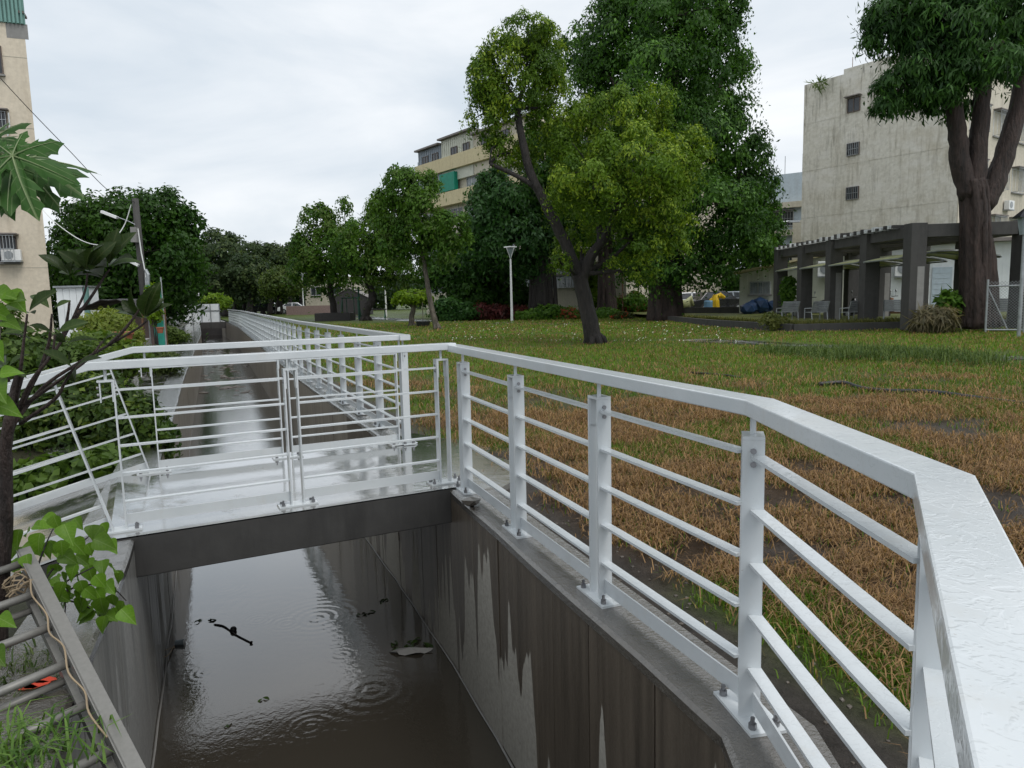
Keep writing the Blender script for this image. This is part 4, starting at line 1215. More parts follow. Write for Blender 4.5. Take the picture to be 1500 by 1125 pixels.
shrub('plant_heap', 'heap of cut withered fronds at the foot of the massive trunk', 22.2, (1375, 473), [blob(1372, 458, 22.2, 22, 14), blob(1350, 464, 22.2, 14, 8)], 1800, (.42, .025), ((.05, .055, .03), (.24, .2, .12)), droop=1.2, seed=61)
shrub('green_shrub', 'broad-leaved green plant growing out of the heap of withered fronds', 22.6, (1392, 465), [blob(1392, 437, 22.6, 14, 11)], 420, (.3, .07), GREEN['mid'], droop=.6, seed=62)

# garden bank, left
shrub('garden_bush', 'dense dark leafy bush just beyond the ramp railing', 7.6, (120, 700), [blob(115, 610, 7.6, 100, 75, 0, .8), blob(195, 625, 7.6, 45, 60, -.3), blob(40, 640, 7.6, 60, 60, 0)], 15000, (.085, .022), ((.015, .035, .01), (.07, .12, .02)), tip=(.12, .17, .03), seed=70, zb=-.45, sub=40, sig=.18)
shrub('garden_bush', 'low bright-leaved ground plants below the ramp kick plate', 6.6, (70, 720), [blob(75, 690, 6.6, 62, 22), blob(150, 672, 6.6, 40, 18), blob(20, 700, 6.6, 30, 20)], 2600, (.11, .045), ((.035, .075, .012), (.11, .18, .03)), seed=71, zb=-.5, sub=30, droop=.5)
shrub('garden_bush', 'small-leaved bush spilling over the channel wall beside the far bridge railing', 7.2, (225, 660), [blob(222, 648, 7.2, 26, 22), blob(238, 632, 7.2, 16, 14)], 2600, (.06, .018), ((.02, .05, .012), (.09, .15, .025)), seed=72, zb=-.03)
shrub('garden_bush', 'leafy garden bush behind the raking handrail at the left edge', 11, (50, 560), [blob(40, 520, 11, 70, 40), blob(110, 530, 11, 40, 26), blob(-10, 480, 11, 40, 50)], 8000, (.11, .032), ((.025, .055, .012), (.1, .16, .03)), seed=73, zb=-.3, sub=34)
shrub('garden_bush', 'light green garden bush below the round yellow shrub', 13, (150, 545), [blob(140, 510, 13, 44, 26), blob(190, 520, 13, 26, 18)], 5200, (.12, .035), ((.04, .085, .012), (.14, .2, .03)), seed=74, zb=-.1, sub=30)
shrub('round_shrub', 'rounded pale yellow-green shrub in the garden left of the pole', 16.5, (160, 525), [blob(158, 477, 16.5, 34, 26), blob(186, 492, 16.5, 18, 14)], 6500, (.12, .025), ((.09, .14, .02), (.24, .28, .06)), seed=75, zb=-.05, sub=36, droop=-.5)
shrub('garden_bush', 'thin dark weeds at the edge of the wet walk', 15, (245, 545), [blob(245, 528, 15, 22, 14), blob(222, 520, 15, 18, 14)], 3000, (.1, .018), ((.025, .05, .012), (.09, .12, .03)), seed=76, zb=0)
shrub('garden_bush', 'low tufted plants beside the far wet walk', 26, (262, 500), [blob(258, 492, 26, 16, 8), blob(245, 486, 26, 14, 10)], 2400, (.14, .03), ((.03, .06, .012), (.1, .15, .03)), seed=77, zb=0)
shrub('garden_bush', 'climbing plant on the green netting by the pole', 24, (224, 480), [blob(223, 432, 24, 7, 16), blob(226, 455, 24, 8, 10)], 1500, (.14, .045), GREEN['bright'], seed=78, zb=0)
# ================================================================== BUILDINGS
UP = Vector((0, 0, 1))
class Facade:
    """o: lower corner, e: unit vector along the wall, n: outward normal"""
    def __init__(s, root, o, e):
        s.root, s.o = root, Vector(o); s.e = Vector((*e, 0)).normalized(); s.n = Vector((s.e.y, -s.e.x, 0))
    def p(s, u, z, d=0.0): return s.o + s.e * u + s.n * d + UP * z
    def slab(s, mb, u0, u1, z0, z1, d0, d1):
        c = s.p((u0 + u1) / 2, (z0 + z1) / 2, (d0 + d1) / 2)
        mb.obox(c, s.e * ((u1 - u0) / 2), s.n * ((d1 - d0) / 2), UP * ((z1 - z0) / 2))
    def window(s, u, z, w, h, pane='pane', frame='frame', div=2, bars=0, sill=True, hood=0, cage=0, name='window'):
        q = MB(); s.slab(q, u, u + w, z, z + h, .002, .03); wn = q.build(name, M[pane], s.root)
        q = MB(); t = .05 if w > .7 else .035
        for (a, b, c, d) in ((u - t, u, z - t, z + h + t), (u + w, u + w + t, z - t, z + h + t), (u, u + w, z - t, z), (u, u + w, z + h, z + h + t)): s.slab(q, a, b, c, d, .003, .075)
        for k in range(1, div): s.slab(q, u + w * k / div - t / 2, u + w * k / div + t / 2, z + .001, z + h - .001, .004, .062)
        q.build('frame', M[frame], wn)
        if bars:
            q = MB(); dd = .1 + cage
            for k in range(bars + 1): s.slab(q, u + w * k / bars - .011, u + w * k / bars + .011, z - .04, z + h + .04, dd - .012, dd + .012)
            for zz in (z - .04, z + h * .5, z + h + .04): s.slab(q, u - .03, u + w + .03, zz - .012, zz + .012, dd + .013, dd + .033)
            if cage:
                for uu in (u - .03, u + w + .03):
                    for zz in (z - .04, z + h + .04): s.slab(q, uu - .012, uu + .012, zz - .012, zz + .012, .05, dd + .03)
            q.build('grille', M['galv'], wn)
        if sill:
            q = MB(); s.slab(q, u - .1, u + w + .1, z - t - .08, z - t - .002, .004, .16); q.build('sill', M['conc_mid'], wn)
        if hood:
            q = MB(); s.slab(q, u - .15, u + w + .15, z + h + .09, z + h + .15, .004, hood); q.build('hood', M['roof'], wn)
        return wn
    def aircon(s, u, z, w=.8, h=.55):
        q = MB(); s.slab(q, u, u + w, z, z + h, .12, .42); a = q.build('air_conditioner', M['lampwhite'], s.root, bevel=.02)
        q = MB(); c = s.p(u + w * .38, z + h / 2, .422); q.tube([c, c + s.n * .02], h * .36, 14); q.build('fan_grille', M['galv'], a)
        q = MB(); s.slab(q, u, u + w, z - .06, z - .002, .01, .45); q.build('bracket', M['galv'], a)

def block(root, A, e, L, D, H_, material, name='wall', side=None):
    """solid block: front wall from A along e (length L), depth D behind"""
    e = Vector((*e, 0)).normalized(); n = Vector((e.y, -e.x, 0)); sd = Vector((*side, 0)).normalized() if side else -n
    a = Vector(A); b = a + e * L; c = b + sd * D; d = a + sd * D
    q = MB(); z0 = UP * -.3; z1 = UP * H_
    q.add([a + z0, b + z0, c + z0, d + z0, a + z1, b + z1, c + z1, d + z1], [(3, 2, 1, 0), (4, 5, 6, 7), (0, 1, 5, 4), (1, 2, 6, 5), (2, 3, 7, 6), (3, 0, 4, 7)])
    return q.build(name, material, root)

# ---- left apartment block
cor = at(78, 470, 34); cor.z = 0
e_ = Vector((.92, .39, 0)).normalized(); LBL = 14.0
A0 = cor - e_ * LBL
bl = thing('apartment_building', 'tall faded cream and peach apartment block cut off by the left edge', 'building', tuple(cor))
block(bl, A0, (e_.x, e_.y), LBL, 10, 14.6, M['peach'], side=(-.62, .785))
fc = Facade(bl, A0, (e_.x, e_.y))
q = MB()
for zz in (3.35, 6.5, 9.65, 12.75): fc.slab(q, 0, LBL, zz, zz + .025, .002, .012)
q.build('joint_line', M['beige'], bl)
def uw(px, py):          # wall coordinate of a picture point on the front wall
    d = ray(px, py); o = Vector((0, 0, CAM_H)); t = (A0 - o).dot(fc.n) / d.dot(fc.n); w = o + d * t - A0
    return w.dot(fc.e), w.z
for (x0, y0, x1, y1, bars, cage, div, hood) in [(-34, 66, 4, 108, 0, 0, 2, 0), (-30, 163, 10, 187, 7, 0, 2, .3), (-36, 347, 26, 383, 12, .45, 3, .62)]:
    u0, z1 = uw(x0, y0); u1, z0 = uw(x1, y1)
    w = fc.window(u0, z0, u1 - u0, z1 - z0, bars=bars, cage=cage, div=div, hood=hood, frame='frame_dk')
u0, z0 = uw(8, 384); fc.aircon(u0 - .05, z0 + .05, .75, .5)
u0, z1 = uw(-40, 262); u1, z0 = uw(19, 292)
q = MB(); fc.slab(q, u0, u1, z0, z1, .01, .5); aw = q.build('balcony_cage', M['pane'], bl)
q = MB(); 
for k in range(14): fc.slab(q, u0 + (u1 - u0) * k / 13 - .015, u0 + (u1 - u0) * k / 13 + .015, z0, z1, .52, .55)
q.build('bars', M['green_plastic'], aw)
q = MB()
u0, z0 = uw(-60, 26); u1, z1 = uw(30, -40)
n_ = 16
for k in range(n_): fc.slab(q, u0 + (u1 - u0) * k / n_, u0 + (u1 - u0) * (k + .55) / n_, z0, z1 + 1.2, .03, .14)
fc.slab(q, u0, u1, z0, z1 + 1.2, .004, .03)
q.build('green_sheet_cladding', M['green_sheet'], bl)
u0, z0 = uw(31, 17); u1, _ = uw(40, 17)
q = MB(); fc.slab(q, u0, LBL - .02, z0, z0 + 2.6, -.6, .02); q.build('roof_room', M['bluewhite'], bl)
q = MB(); fc.slab(q, u0 - .1, LBL + .06, z0 - .1, z0, -.6, .12); q.build('roof_edge', M['frame_dk'], bl)
# stained patch of bare render high on the wall
u0, z0 = uw(10, 55); u1, z1 = uw(40, 36)
q = MB(); fc.slab(q, u0, u1, z0, z1, .001, .006); q.build('bare_render_patch', M['conc_mid'], bl)
q = MB(); q.tube([fc.p(*uw(13, 166), .1), fc.p(*uw(15, 185), .1), fc.p(*uw(12, 200), .1)], .03, 6); q.build('drain_pipe', M['frame'], bl)

# ---- right grey gable block
gA = at(1171, 430, 50); gA.z = 0
gB = Vector((25.9, 42.0, 0))
ge = (gB - gA).normalized(); GL = (gB - gA).length
br_ = thing('apartment_building', 'big windowless-looking grey weathered gable with three tiny windows, right of the evergreen', 'building', tuple(gA))
GH = at(1172, 125, 50).z
block(br_, gA, (ge.x, ge.y), GL, 16, GH, M['gable'])
fg = Facade(br_, gA, (ge.x, ge.y))
def ug(f, px, py):
    d = ray(px, py); o = Vector((0, 0, CAM_H)); t = (f.o - o).dot(f.n) / d.dot(f.n); w = o + d * t - f.o
    return w.dot(f.e), w.z
for (x0, y0, x1, y1, bars, hood) in [(1243, 146, 1259, 161, 0, .35), (1242, 212, 1258, 225, 6, 0), (1241, 276, 1257, 290, 6, 0)]:
    u0, z1 = ug(fg, x0, y0); u1, z0 = ug(fg, x1, y1)
    fg.window(u0, z0, u1 - u0, z1 - z0, bars=bars, hood=hood, frame='frame_dk', sill=False)
q = MB(); u0, z0 = ug(fg, 1236, 106); fg.slab(q, u0, GL, GH + .004, GH + .3, -.35, -.004); q.build('parapet', M['gable'], br_)
for zz in (3.3, 6.4, 9.5, 12.6):
    q = MB(); fg.slab(q, .01, GL - .01, zz, zz + .1, .002, .012); q.build('floor_band', M['gable'], br_)
# its lit front wall beyond the corner
fo = Vector((ge.y, -ge.x, 0)); fdir = -fo
ff = Facade(br_, gB, (-fg.n.x, -fg.n.y))
q = MB(); ff.slab(q, .02, 15.9, -.3, GH - .3, .004, .06); q.build('front_wall', M['beige'], br_)
for zz in (4.3, 7.4, 10.5):
    for u in (1.0, 4.2, 7.4, 10.6):
        wn = ff.window(u, zz, 1.7, 1.35, bars=9, cage=.35, div=3, hood=.5, frame='frame')
for u in (2.9, 6.2): ff.aircon(u, 6.2)
# rooftop rods and a potted palm on the parapet
q = MB()
for px in (1245, 1284): 
    u0, _ = ug(fg, px, 100); q.tube([fg.p(u0, GH, -.3), fg.p(u0, GH + 1.0, -.3)], .02, 5)
q.build('roof_rod', M['rust'], br_)
pc = at(1207, 113, 47.9)
V, F, Cl = leaf_cloud([(tuple(pc + Vector((0, .6, -.1))), (.5, .4, .25), 1)], 70, .6, .04, (.05, .09, .03), (.12, .16, .05), .3, 12, .3, .2, None, 5)
rp = thing('roof_palm', 'small palm sprouting above the parapet of the grey gable', 'plant', (pc.x, pc.y + .6, GH))
q = MB(); q.tube([(pc.x, pc.y + .6, GH), (pc.x, pc.y + .6, pc.z)], .05, 6); q.build('stem', M['bark3'], rp); np_mesh('fronds', V, F, Cl, M['leaf'], rp)

# ---- centre apartment block behind the trees
cA = Vector((-8.4, 72, 0)); ce = (.6, -.8); CL = 27.5
bc = thing('apartment_building', 'cream apartment block with yellow parapets and roof sheds half hidden behind the centre trees', 'building', tuple(cA))
block(bc, cA, ce, CL, 12, 12.2, M['cream'], side=(.78, .62))
fcn = Facade(bc, cA, ce)
for k in range(5):
    z0 = 1.6 + 3.1 * k - .3
    if k:
        q = MB(); fcn.slab(q, 0, CL, z0 - .55, z0 + .65, .002, .7); q.build('balcony_parapet', M['yellow'] if k >= 3 else M['cream'], bc)
    if k < 4:
        for j in range(7):
            u = .4 + j * 3.85
            if k == 3 and j == 1: continue
            fcn.window(u, z0 + .85, 2.9, 1.35, pane='pane_lt' if (j + k) % 3 else 'pane', div=4, sill=False, bars=0 if (j + k) % 2 == 0 else 10)
z0 = 1.6 + 3.1 * 3 - .3
q = MB(); fcn.slab(q, 4.5, 7.0, z0 + .7, z0 + 2.3, .3, .72); q.build('green_awning', M['green_awn'], bc)
# rooftop sheds
for (u0, u1, zt, mt, wins) in [(0.1, 4.3, 15.7, 'grey_sheet', (1.1, 2.9)), (4.4, 9.6, 16.0, 'shed_cream', (6.2, 8.2)), (9.7, 18.0, 15.5, 'cream', (11, 14))]:
    q = MB(); fcn.slab(q, u0, u1, 12.205, zt, -4.5, .35)
    n_ = int((u1 - u0) / .35)
    for k in range(n_): fcn.slab(q, u0 + .1 + k * .35, u0 + .24 + k * .35, 13.55, zt - .1, .352, .4)
    rs = q.build('roof_shed', M[mt], bc)
    q = MB(); fcn.slab(q, u0 - .1, u1 + .05, zt + .004, zt + .16, -4.7, .75); q.build('roof_sheet', M['roof'], rs)
    for u in wins: fcn.o += fcn.n * .4; fcn.window(u, 13.9, .95, 1.15, pane='pane', frame='frame_dk', div=2, sill=False); fcn.o -= fcn.n * .4
q = MB(); fcn.slab(q, -.5, .08, 12.21, 14.9, -3, .1); q.build('roof_shed', M['grey_sheet'], bc)
# ground floor shopfront, awning and box of the part seen right of the lone tree
q = MB(); fcn.slab(q, 19, CL, 2.95, 3.1, .75, 2.3); q.build('shop_awning', M['roof'], bc)
for u in (22.5, 25.6): fcn.aircon(u, 4.1)

# ---- pale blue house between evergreen and grey gable
h0 = at(1120, 430, 66); h0.z = 0
bb = thing('house', 'pale blue and cream house seen in the gap left of the grey gable', 'building', tuple(h0))
he = (.8, -.6)
block(bb, h0, he, 10, 9, at(1125, 258, 66).z, M['bluewhite'])
fh = Facade(bb, h0, he)
for zz in (3.2, 6.4, 8.8):
    q = MB(); fh.slab(q, 0, 10, zz, zz + .5, .004, .5); q.build('balcony_band', M['cream'], bb)
for zz in (4.2, 7.3): 
    for u in (.5, 3.4): fh.window(u, zz, 1.9, 1.2, bars=8, div=2, pane='pane', hood=.4)
q = MB(); fh.slab(q, 2.6, 10, 0, 7.6, .505, .9); q.build('cream_wing', M['cream'], bb)
q = MB()
for u in (.5, 1.5, 3): q.tube([fh.p(u, 11.5, -.3), fh.p(u, 13.4, -.3)], .03, 5)
q.build('roof_rod', M['galv'], bb)
# ---- far small buildings left of centre
fb = at(448, 450, 108); fb.z = 0
b5 = thing('house', 'far beige house glimpsed behind the planter tree', 'building', tuple(fb))
block(b5, fb, (1, -.15), 8, 6, 5.2, M['beige']); f5 = Facade(b5, fb, (1, -.15))
for u in (1, 4.2): f5.window(u, 2.6, 1.5, 1.2)
# ---- shed behind the pergola
s0 = at(1083, 440, 40); s0.z = 0
s1 = Vector((17.2, 36.6, 0)); s2 = Vector((29, 31.0, 0))
sh = thing('shed', 'long low white and cream sheet-metal shed behind the pergola', 'building', tuple(s0))
se = (s1 - s0).normalized(); sn = Vector((se.y, -se.x, 0)); SL = (s1 - s0).length
q = MB()
zA, zB = 2.45, 3.35
q.add([s0, s1, s1 - sn * 5, s0 - sn * 5, s0 + UP * zA, s1 + UP * zB, s1 - sn * 5 + UP * zB, s0 - sn * 5 + UP * zA], [(0, 1, 5, 4), (1, 2, 6, 5), (2, 3, 7, 6), (3, 0, 4, 7), (4, 5, 6, 7)])
fs_ = Facade(sh, s0, (se.x, se.y))
n_ = int(SL / .3)
for k in range(n_):
    u = .05 + k * .3; fs_.slab(q, u, u + .1, .02, zA + (zB - zA) * u / SL - .05, .002, .03)
q.build('end_wall', M['shed_cream'], sh)
q = MB(); q.bar(s0 + UP * (zA + .06) - se * .3 + sn * .1, s1 + UP * (zB + .06) + se * .05 + sn * .1, .8, .1); q.build('roof_edge', M['yellow'], sh)
for (x0, x1) in ((1100, 1117), (1119, 1128)):
    u0, z1 = ug(fs_, x0, 414); u1, z0 = ug(fs_, x1, 430); fs_.window(u0, z0, u1 - u0, z1 - z0, bars=7, div=1, pane='pane_lt')
le = (s2 - s1).normalized(); LL = (s2 - s1).length
fl = Facade(sh, s1, (le.x, le.y))
q = MB(); fl.slab(q, 0, LL, -.2, 3.5, -4, 0)
for k in range(int(LL / .5)): fl.slab(q, .05 + k * .5, .09 + k * .5, 0, 3.4, .001, .014)
q.build('long_wall', M['white_sheet'], sh)
q = MB(); fl.slab(q, -.2, LL, 3.505, 3.66, -4.2, .7); q.build('roof_sheet', M['roof'], sh)
for px in (1198, 1310):
    u0, z0 = ug(fl, px, 405); fl.aircon(u0, z0, 1.0, .75)
u0, z1 = ug(fl, 1366, 392); u1, _ = ug(fl, 1395, 392)
q = MB(); fl.slab(q, u0, u1, 0, z1, .016, .06)
for k in range(9): fl.slab(q, u0 + .05, u1 - .05, .1 + k * z1 / 9.5, .14 + k * z1 / 9.5, .061, .075)
q.build('roller_door', M['bluewhite'], sh)
u0, z1 = ug(fl, 1361, 390); q = MB(); q.tube([fl.p(u0, 0, .1), fl.p(u0, 3.5, .1)], .05, 6); q.build('downpipe', M['frame'], sh)

# ================================================================== PERGOLA
pg = thing('pergola', 'heavy dark concrete pergola with yellow-green canopies and white-tipped rafters', 'pergola', (14.4, 28, .2))
zt, zb_ = 3.42, .2
PY = [22.9, 25.75, 28.55, 31.35, 34.15]
for row, xx in ((0, 12.85), (1, 16.0)):
    for k, yy in enumerate(PY):
        y = yy - (.45 if row else 0)
        q = MB(); q.box((xx - .25, y - .24, zb_ - .1), (xx + .25, y + .24, zt + .03))
        q.build('column', M['conc_dark'], pg, bevel=.015)
        if (k + row) % 2 == 0:
            q = MB(); q.box((xx - .02, y - .246, zb_), (xx + .2, y - .2, zb_ + 1.9)); q.build('patch', M['conc_mid'], pg)
q = MB(); q.box((12.72, 22.8, zt - .4), (12.98, 34.2, zt - .05)); q.build('beam', M['conc_dark'], pg, bevel=.015)
q = MB(); q.box((15.87, 22.3, zt - .4), (16.13, 33.8, zt - .05)); q.build('beam', M['conc_dark'], pg, bevel=.015)
for k, yy in enumerate(PY):
    q = MB(); q.obox(((12.85 + 16) / 2, yy - .22, zt - .215), (1.3, -.185, 0), (.025, .17, 0), (0, 0, .2)); q.build('cross_beam', M['conc_dark'], pg, bevel=.012)
q = MB(); q.bar((16.3, 22.35, zt - .215), (22, 20.5, zt - .215), .45, .42); q.build('beam', M['conc_dark'], pg)
yy = 23.6; k = 0
while yy < 34.2:
    hh = random.uniform(.03, .13); q = MB(); q.box((12.5, yy, zt - .047), (16.35, yy + .1, zt + hh)); q.build('rafter', M['frame'] if k % 2 else M['conc_dark'], pg)
    yy += .26; k += 1
for k in range(4):
    y0, y1 = PY[k] + .3, PY[k + 1] - .3
    vs, fs = [], []
    for i in range(9):
        a = i / 8; x = 12.5 + 3.3 * a; z = 2.42 + .22 * math.sin(math.pi * a)
        vs += [(x, y0, z), (x, y1, z - .02)]
    for i in range(8): fs.append((2 * i, 2 * i + 2, 2 * i + 3, 2 * i + 1))
    q = MB(); q.add(vs, fs); cpo = q.build('canopy', M['canopy'], pg)
    cpo.modifiers.new('solid', 'SOLIDIFY').thickness = .02
    q = MB()
    for y in (y0, (y0 + y1) / 2, y1): q.tube([(v[0], y, v[2] - .04) for v in vs[::2]], .028, 6)
    for x in (vs[0], vs[-1]): q.tube([(x[0], y0, x[2] - .04), (x[0], y1, x[2] - .05)], .028, 6)
    q.build('canopy_frame', M['galv'], cpo)
# slatted metal park chairs inside it
def park_chair(label, x, y, rz):
    t = thing('park_chair', label, 'chair', (x, y, .2), 'slatted park chairs under the pergola')
    cs, sn_ = math.cos(rz), math.sin(rz)
    def T(p): return (x + .78 * (p[0] * cs - p[1] * sn_), y + .78 * (p[0] * sn_ + p[1] * cs), .26 + .8 * p[2])
    for k in range(6):
        q = MB(); a = k / 5; q.bar(T((-.42, .25 + .14 * a, .5 + .42 * a)), T((.42, .25 + .14 * a, .5 + .42 * a)), .02, .06); q.build('back_slat', M['galv'], t)
    for k in range(5):
        q = MB(); q.bar(T((-.42, -.22 + k * .11, .44)), T((.42, -.22 + k * .11, .44)), .08, .02); q.build('seat_slat', M['galv'], t)
    for s_ in (-1, 1):
        q = MB(); q.tube([T((s_ * .44, -.28, 0)), T((s_ * .44, -.26, .62)), T((s_ * .44, .3, .64))], .02, 6); q.build('leg', M['galv'], t)
        q = MB(); q.tube([T((s_ * .44, .3, 0)), T((s_ * .44, .24, .46)), T((s_ * .44, .41, .95))], .02, 6); q.build('leg', M['galv'], t)
for lab, px, py, Y, rz in [('grey slatted chair behind the leftmost pergola column', 1153, 466, 28.5, 3.3), ('grey slatted chair between the second and third pergola columns', 1195, 466, 27.3, 3.4), ('grey slatted chair between the third and fourth pergola columns', 1247, 466, 26.3, 3.5), ('grey slatted chair facing sideways between the fourth and fifth pergola columns', 1310, 463, 26.5, 2.6), ('grey slatted chair behind the chain-link fence', 1462, 468, 23.5, 2.9)]:
    p = at(px, py, Y); park_chair(lab, p.x, p.y, rz)

# scooters parked by the shed
def scooter(label, x, y, rz, body):
    t = thing('scooter', label, 'scooter', (x, y, .1), 'scooters parked by the shed')
    cs, sn_ = math.cos(rz), math.sin(rz)
    def T(p): return Vector((x + p[0] * cs - p[1] * sn_, y + p[0] * sn_ + p[1] * cs, .1 + p[2]))
    for xx in (-.62, .62):
        q = MB(); q.tube([T((xx, -.05, .24)), T((xx, .05, .24))], .24, 14); w = q.build('wheel', M['black'], t)
        q = MB(); q.tube([T((xx, -.055, .24)), T((xx, .055, .24))], .12, 10); q.build('rim', M['galv'], w)
    q = MB(); q.tube([T((-.75, 0, .62)), T((-.45, 0, .6)), T((-.1, 0, .45))], [.1, .17, .12], 8); q.build('body', body, t, smooth=True)
    q = MB(); q.tube([T((-.78, 0, .75)), T((-.4, 0, .77)), T((-.02, 0, .72))], [.1, .14, .08], 8); q.build('seat', M['black'], t, smooth=True)
    q = MB(); q.bar(T((-.1, 0, .3)), T((.4, 0, .3)), .3, .08); q.build('footboard', body, t)
    q = MB(); q.tube([T((.36, 0, .3)), T((.42, 0, .65)), T((.36, 0, .95))], [.15, .17, .1], 8); q.build('front_shield', body, t, smooth=True)
    q = MB(); q.tube([T((.62, 0, .24)), T((.4, 0, .9))], .035, 6); q.build('fork', M['steel'], t)
    q = MB(); q.tube([T((.22, -.33, 1.02)), T((.34, 0, 1.0)), T((.22, .33, 1.02))], .018, 6); q.build('handlebar', M['black'], t)
    for s_ in (-1, 1):
        q = MB(); q.tube([T((.28, s_ * .26, 1.03)), T((.3, s_ * .3, 1.2))], .01, 5); c = T((.3, s_ * .32, 1.25)); q.tube([c - Vector((.01, 0, 0)), c + Vector((.02, 0, 0))], .06, 8); q.build('mirror', M['galv'], t)
for lab, px, Y, rz, bd in [('dark scooter seen between the second and third pergola columns', 1196, 34, 2.2, M['car_dark']), ('dark scooter left of the second pergola column', 1152, 35, 2.0, M['car_dark']), ('black scooter half behind the back columns', 1262, 32, 2.1, M['car_dark']), ('maroon scooter near the air conditioner', 1318, 31, 2.3, M['rust'])]:
    p = at(px, 452, Y); scooter(lab, p.x, p.y, rz, bd)

# chain-link fence at the right edge
c0 = gp(1443, 489); c1 = c0 + Vector((1.9, -1.0, 0)); 
cf = thing('chain_link_fence', 'galvanised chain-link fence panel in front of the massive trunk', 'fence', tuple(c0))
ced = (c1 - c0).normalized(); CLn = (c1 - c0).length; CH_ = 1.55
for u in (0, .95, CLn):
    q = MB(); q.tube([c0 + ced * u, c0 + ced * u + UP * (CH_ + .08)], .032, 8); q.build('post', M['galv'], cf)
for zz in (.12, CH_ - .12):
    q = MB(); q.tube([c0 + UP * zz, c1 + UP * zz], .024, 8); q.build('rail', M['galv'], cf)
q = MB(); q.tube([c0 + UP * (CH_ - .15), c0 + ced * .55 + UP * .14], .018, 6); q.build('brace', M['galv'], cf)
q = MB(); s_ = .085
k = -int(CH_ / s_)
while k * s_ < CLn:
    for sg in (1, -1):
        u0 = k * s_; z0, z1 = .1, CH_ + .02
        if sg == 1: a, b = (u0, z0), (u0 + (z1 - z0), z1)
        else: a, b = (u0, z1), (u0 + (z1 - z0), z0)
        def clip(a, b):
            (ua, za), (ub, zb2) = a, b
            if ub <= 0 or ua >= CLn: return None
            if ua < 0: za += (zb2 - za) * (0 - ua) / (ub - ua); ua = 0
            if ub > CLn: zb2 = za + (zb2 - za) * (CLn - ua) / (ub - ua); ub = CLn
            return (ua, za), (ub, zb2)
        r_ = clip(a, b)
        if r_:
            (ua, za), (ub, zz2) = r_
            q.tube([c0 + ced * ua + UP * za, c0 + ced * ub + UP * zz2], .0035, 3, False)
    k += 1
tag(q.build('wire_mesh', M['galv'], cf), kind='stuff')
# street lantern at the right edge
lp = at(1502, 330, 19.5)
ln = thing('street_lantern', 'dark hooded lantern on a pole at the right edge', 'lamp', (lp.x, lp.y, 0))
q = MB(); q.tube([(lp.x, lp.y, 0), (lp.x, lp.y, lp.z - .25)], .05, 10); q.build('pole', M['galv'], ln)
q = MB(); q.tube([(lp.x, lp.y, lp.z - .25), (lp.x, lp.y, lp.z + .2)], [.12, .19], 6); q.build('glass', M['pane_lt'], ln)
q = MB(); q.tube([(lp.x, lp.y, lp.z + .2), (lp.x, lp.y, lp.z + .25), (lp.x, lp.y, lp.z + .45)], [.3, .27, .05], 6); q.build('hood', M['car_dark'], ln)

# ================================================================== STREET THINGS BEYOND THE LAWN
lw0, lw1 = at(985, 455, 44), at(1140, 455, 40)
q = MB(); q.bar((lw0.x, lw0.y, .3), (lw1.x, lw1.y, .3), .3, .62)
tag(q.build('low_wall', M['conc_dark']), 'long low dark wall in front of the parked cars', 'wall')
def car(label, px, Y, rz, paint):
    p = at(px, 450, Y); x, y = p.x, p.y
    t = thing('parked_car', label, 'car', (x, y, .1), 'cars parked beyond the lawn')
    cs, sn_ = math.cos(rz), math.sin(rz)
    def T(q_): return Vector((x + q_[0] * cs - q_[1] * sn_, y + q_[0] * sn_ + q_[1] * cs, .1 + q_[2]))
    prof = [(-2.15, .45), (-2.1, .85), (-1.6, .95), (-1.0, 1.42), (.5, 1.45), (1.2, .98), (2.0, .85), (2.2, .6), (2.2, .35), (-2.15, .35)]
    q = MB(); n = len(prof)
    vs = [T((a, -.85 if b < 1.1 else -.68, b)) for a, b in prof] + [T((a, .85 if b < 1.1 else .68, b)) for a, b in prof]
    q.add(vs, [tuple(range(n)), tuple(range(n, 2 * n))[::-1]] + [(i, n + i, n + (i + 1) % n, (i + 1) % n) for i in range(n)])
    q.build('body', paint, t, bevel=.05)
    for s_ in (-1, 1):
        for (a, b, c, d) in (((-1.4, 1.0), (-.9, 1.36), (-.25, 1.38), (-.25, 1.0)), ((-.15, 1.0), (-.15, 1.38), (.42, 1.36), (.98, 1.0))):
            ys = lambda zz: s_ * ((.85 if zz < 1.02 else .85 - (zz - 1.0) * .42) + .012)
            q = MB(); q.add([T((v[0], ys(v[1]), v[1])) for v in (a, b, c, d)], [(0, 1, 2, 3)]); q.build('side_window', M['pane'], t)
        for xx in (-1.3, 1.35):
            q = MB(); q.tube([T((xx, s_ * .7, .32)), T((xx, s_ * .88, .32))], .32, 14); w = q.build('wheel', M['black'], t)
            q = MB(); q.tube([T((xx, s_ * .7, .32)), T((xx, s_ * .89, .32))], .19, 10); q.build('rim', M['galv'], w)
        q = MB(); q.bar(T((2.12, s_ * .62, .72)), T((2.23, s_ * .62, .7)), .3, .14); q.build('headlight', M['pane_lt'], t)
    q = MB(); q.add([T((.56, -.62, 1.43)), T((.56, .62, 1.43)), T((1.2, .74, 1.0)), T((1.2, -.74, 1.0))], [(0, 1, 2, 3)])
    for i, v in enumerate(q.v): q.v[i] = (v[0], v[1], v[2] + .02)
    q.build('windscreen', M['pane'], t)
car('white car half hidden by the tall evergreen trunk', 1012, 50, .1, M['car_white'])
car('black car parked right of the white car', 1046, 49, .3, M['car_dark'])
car('silver car behind the black car near the cream shed', 1070, 52, .2, M['grey_sheet'])
car('white far car below the beige house', 432, 96, .1, M['car_white'])
car('dark far car left of the white far car', 385, 98, .2, M['car_dark'])
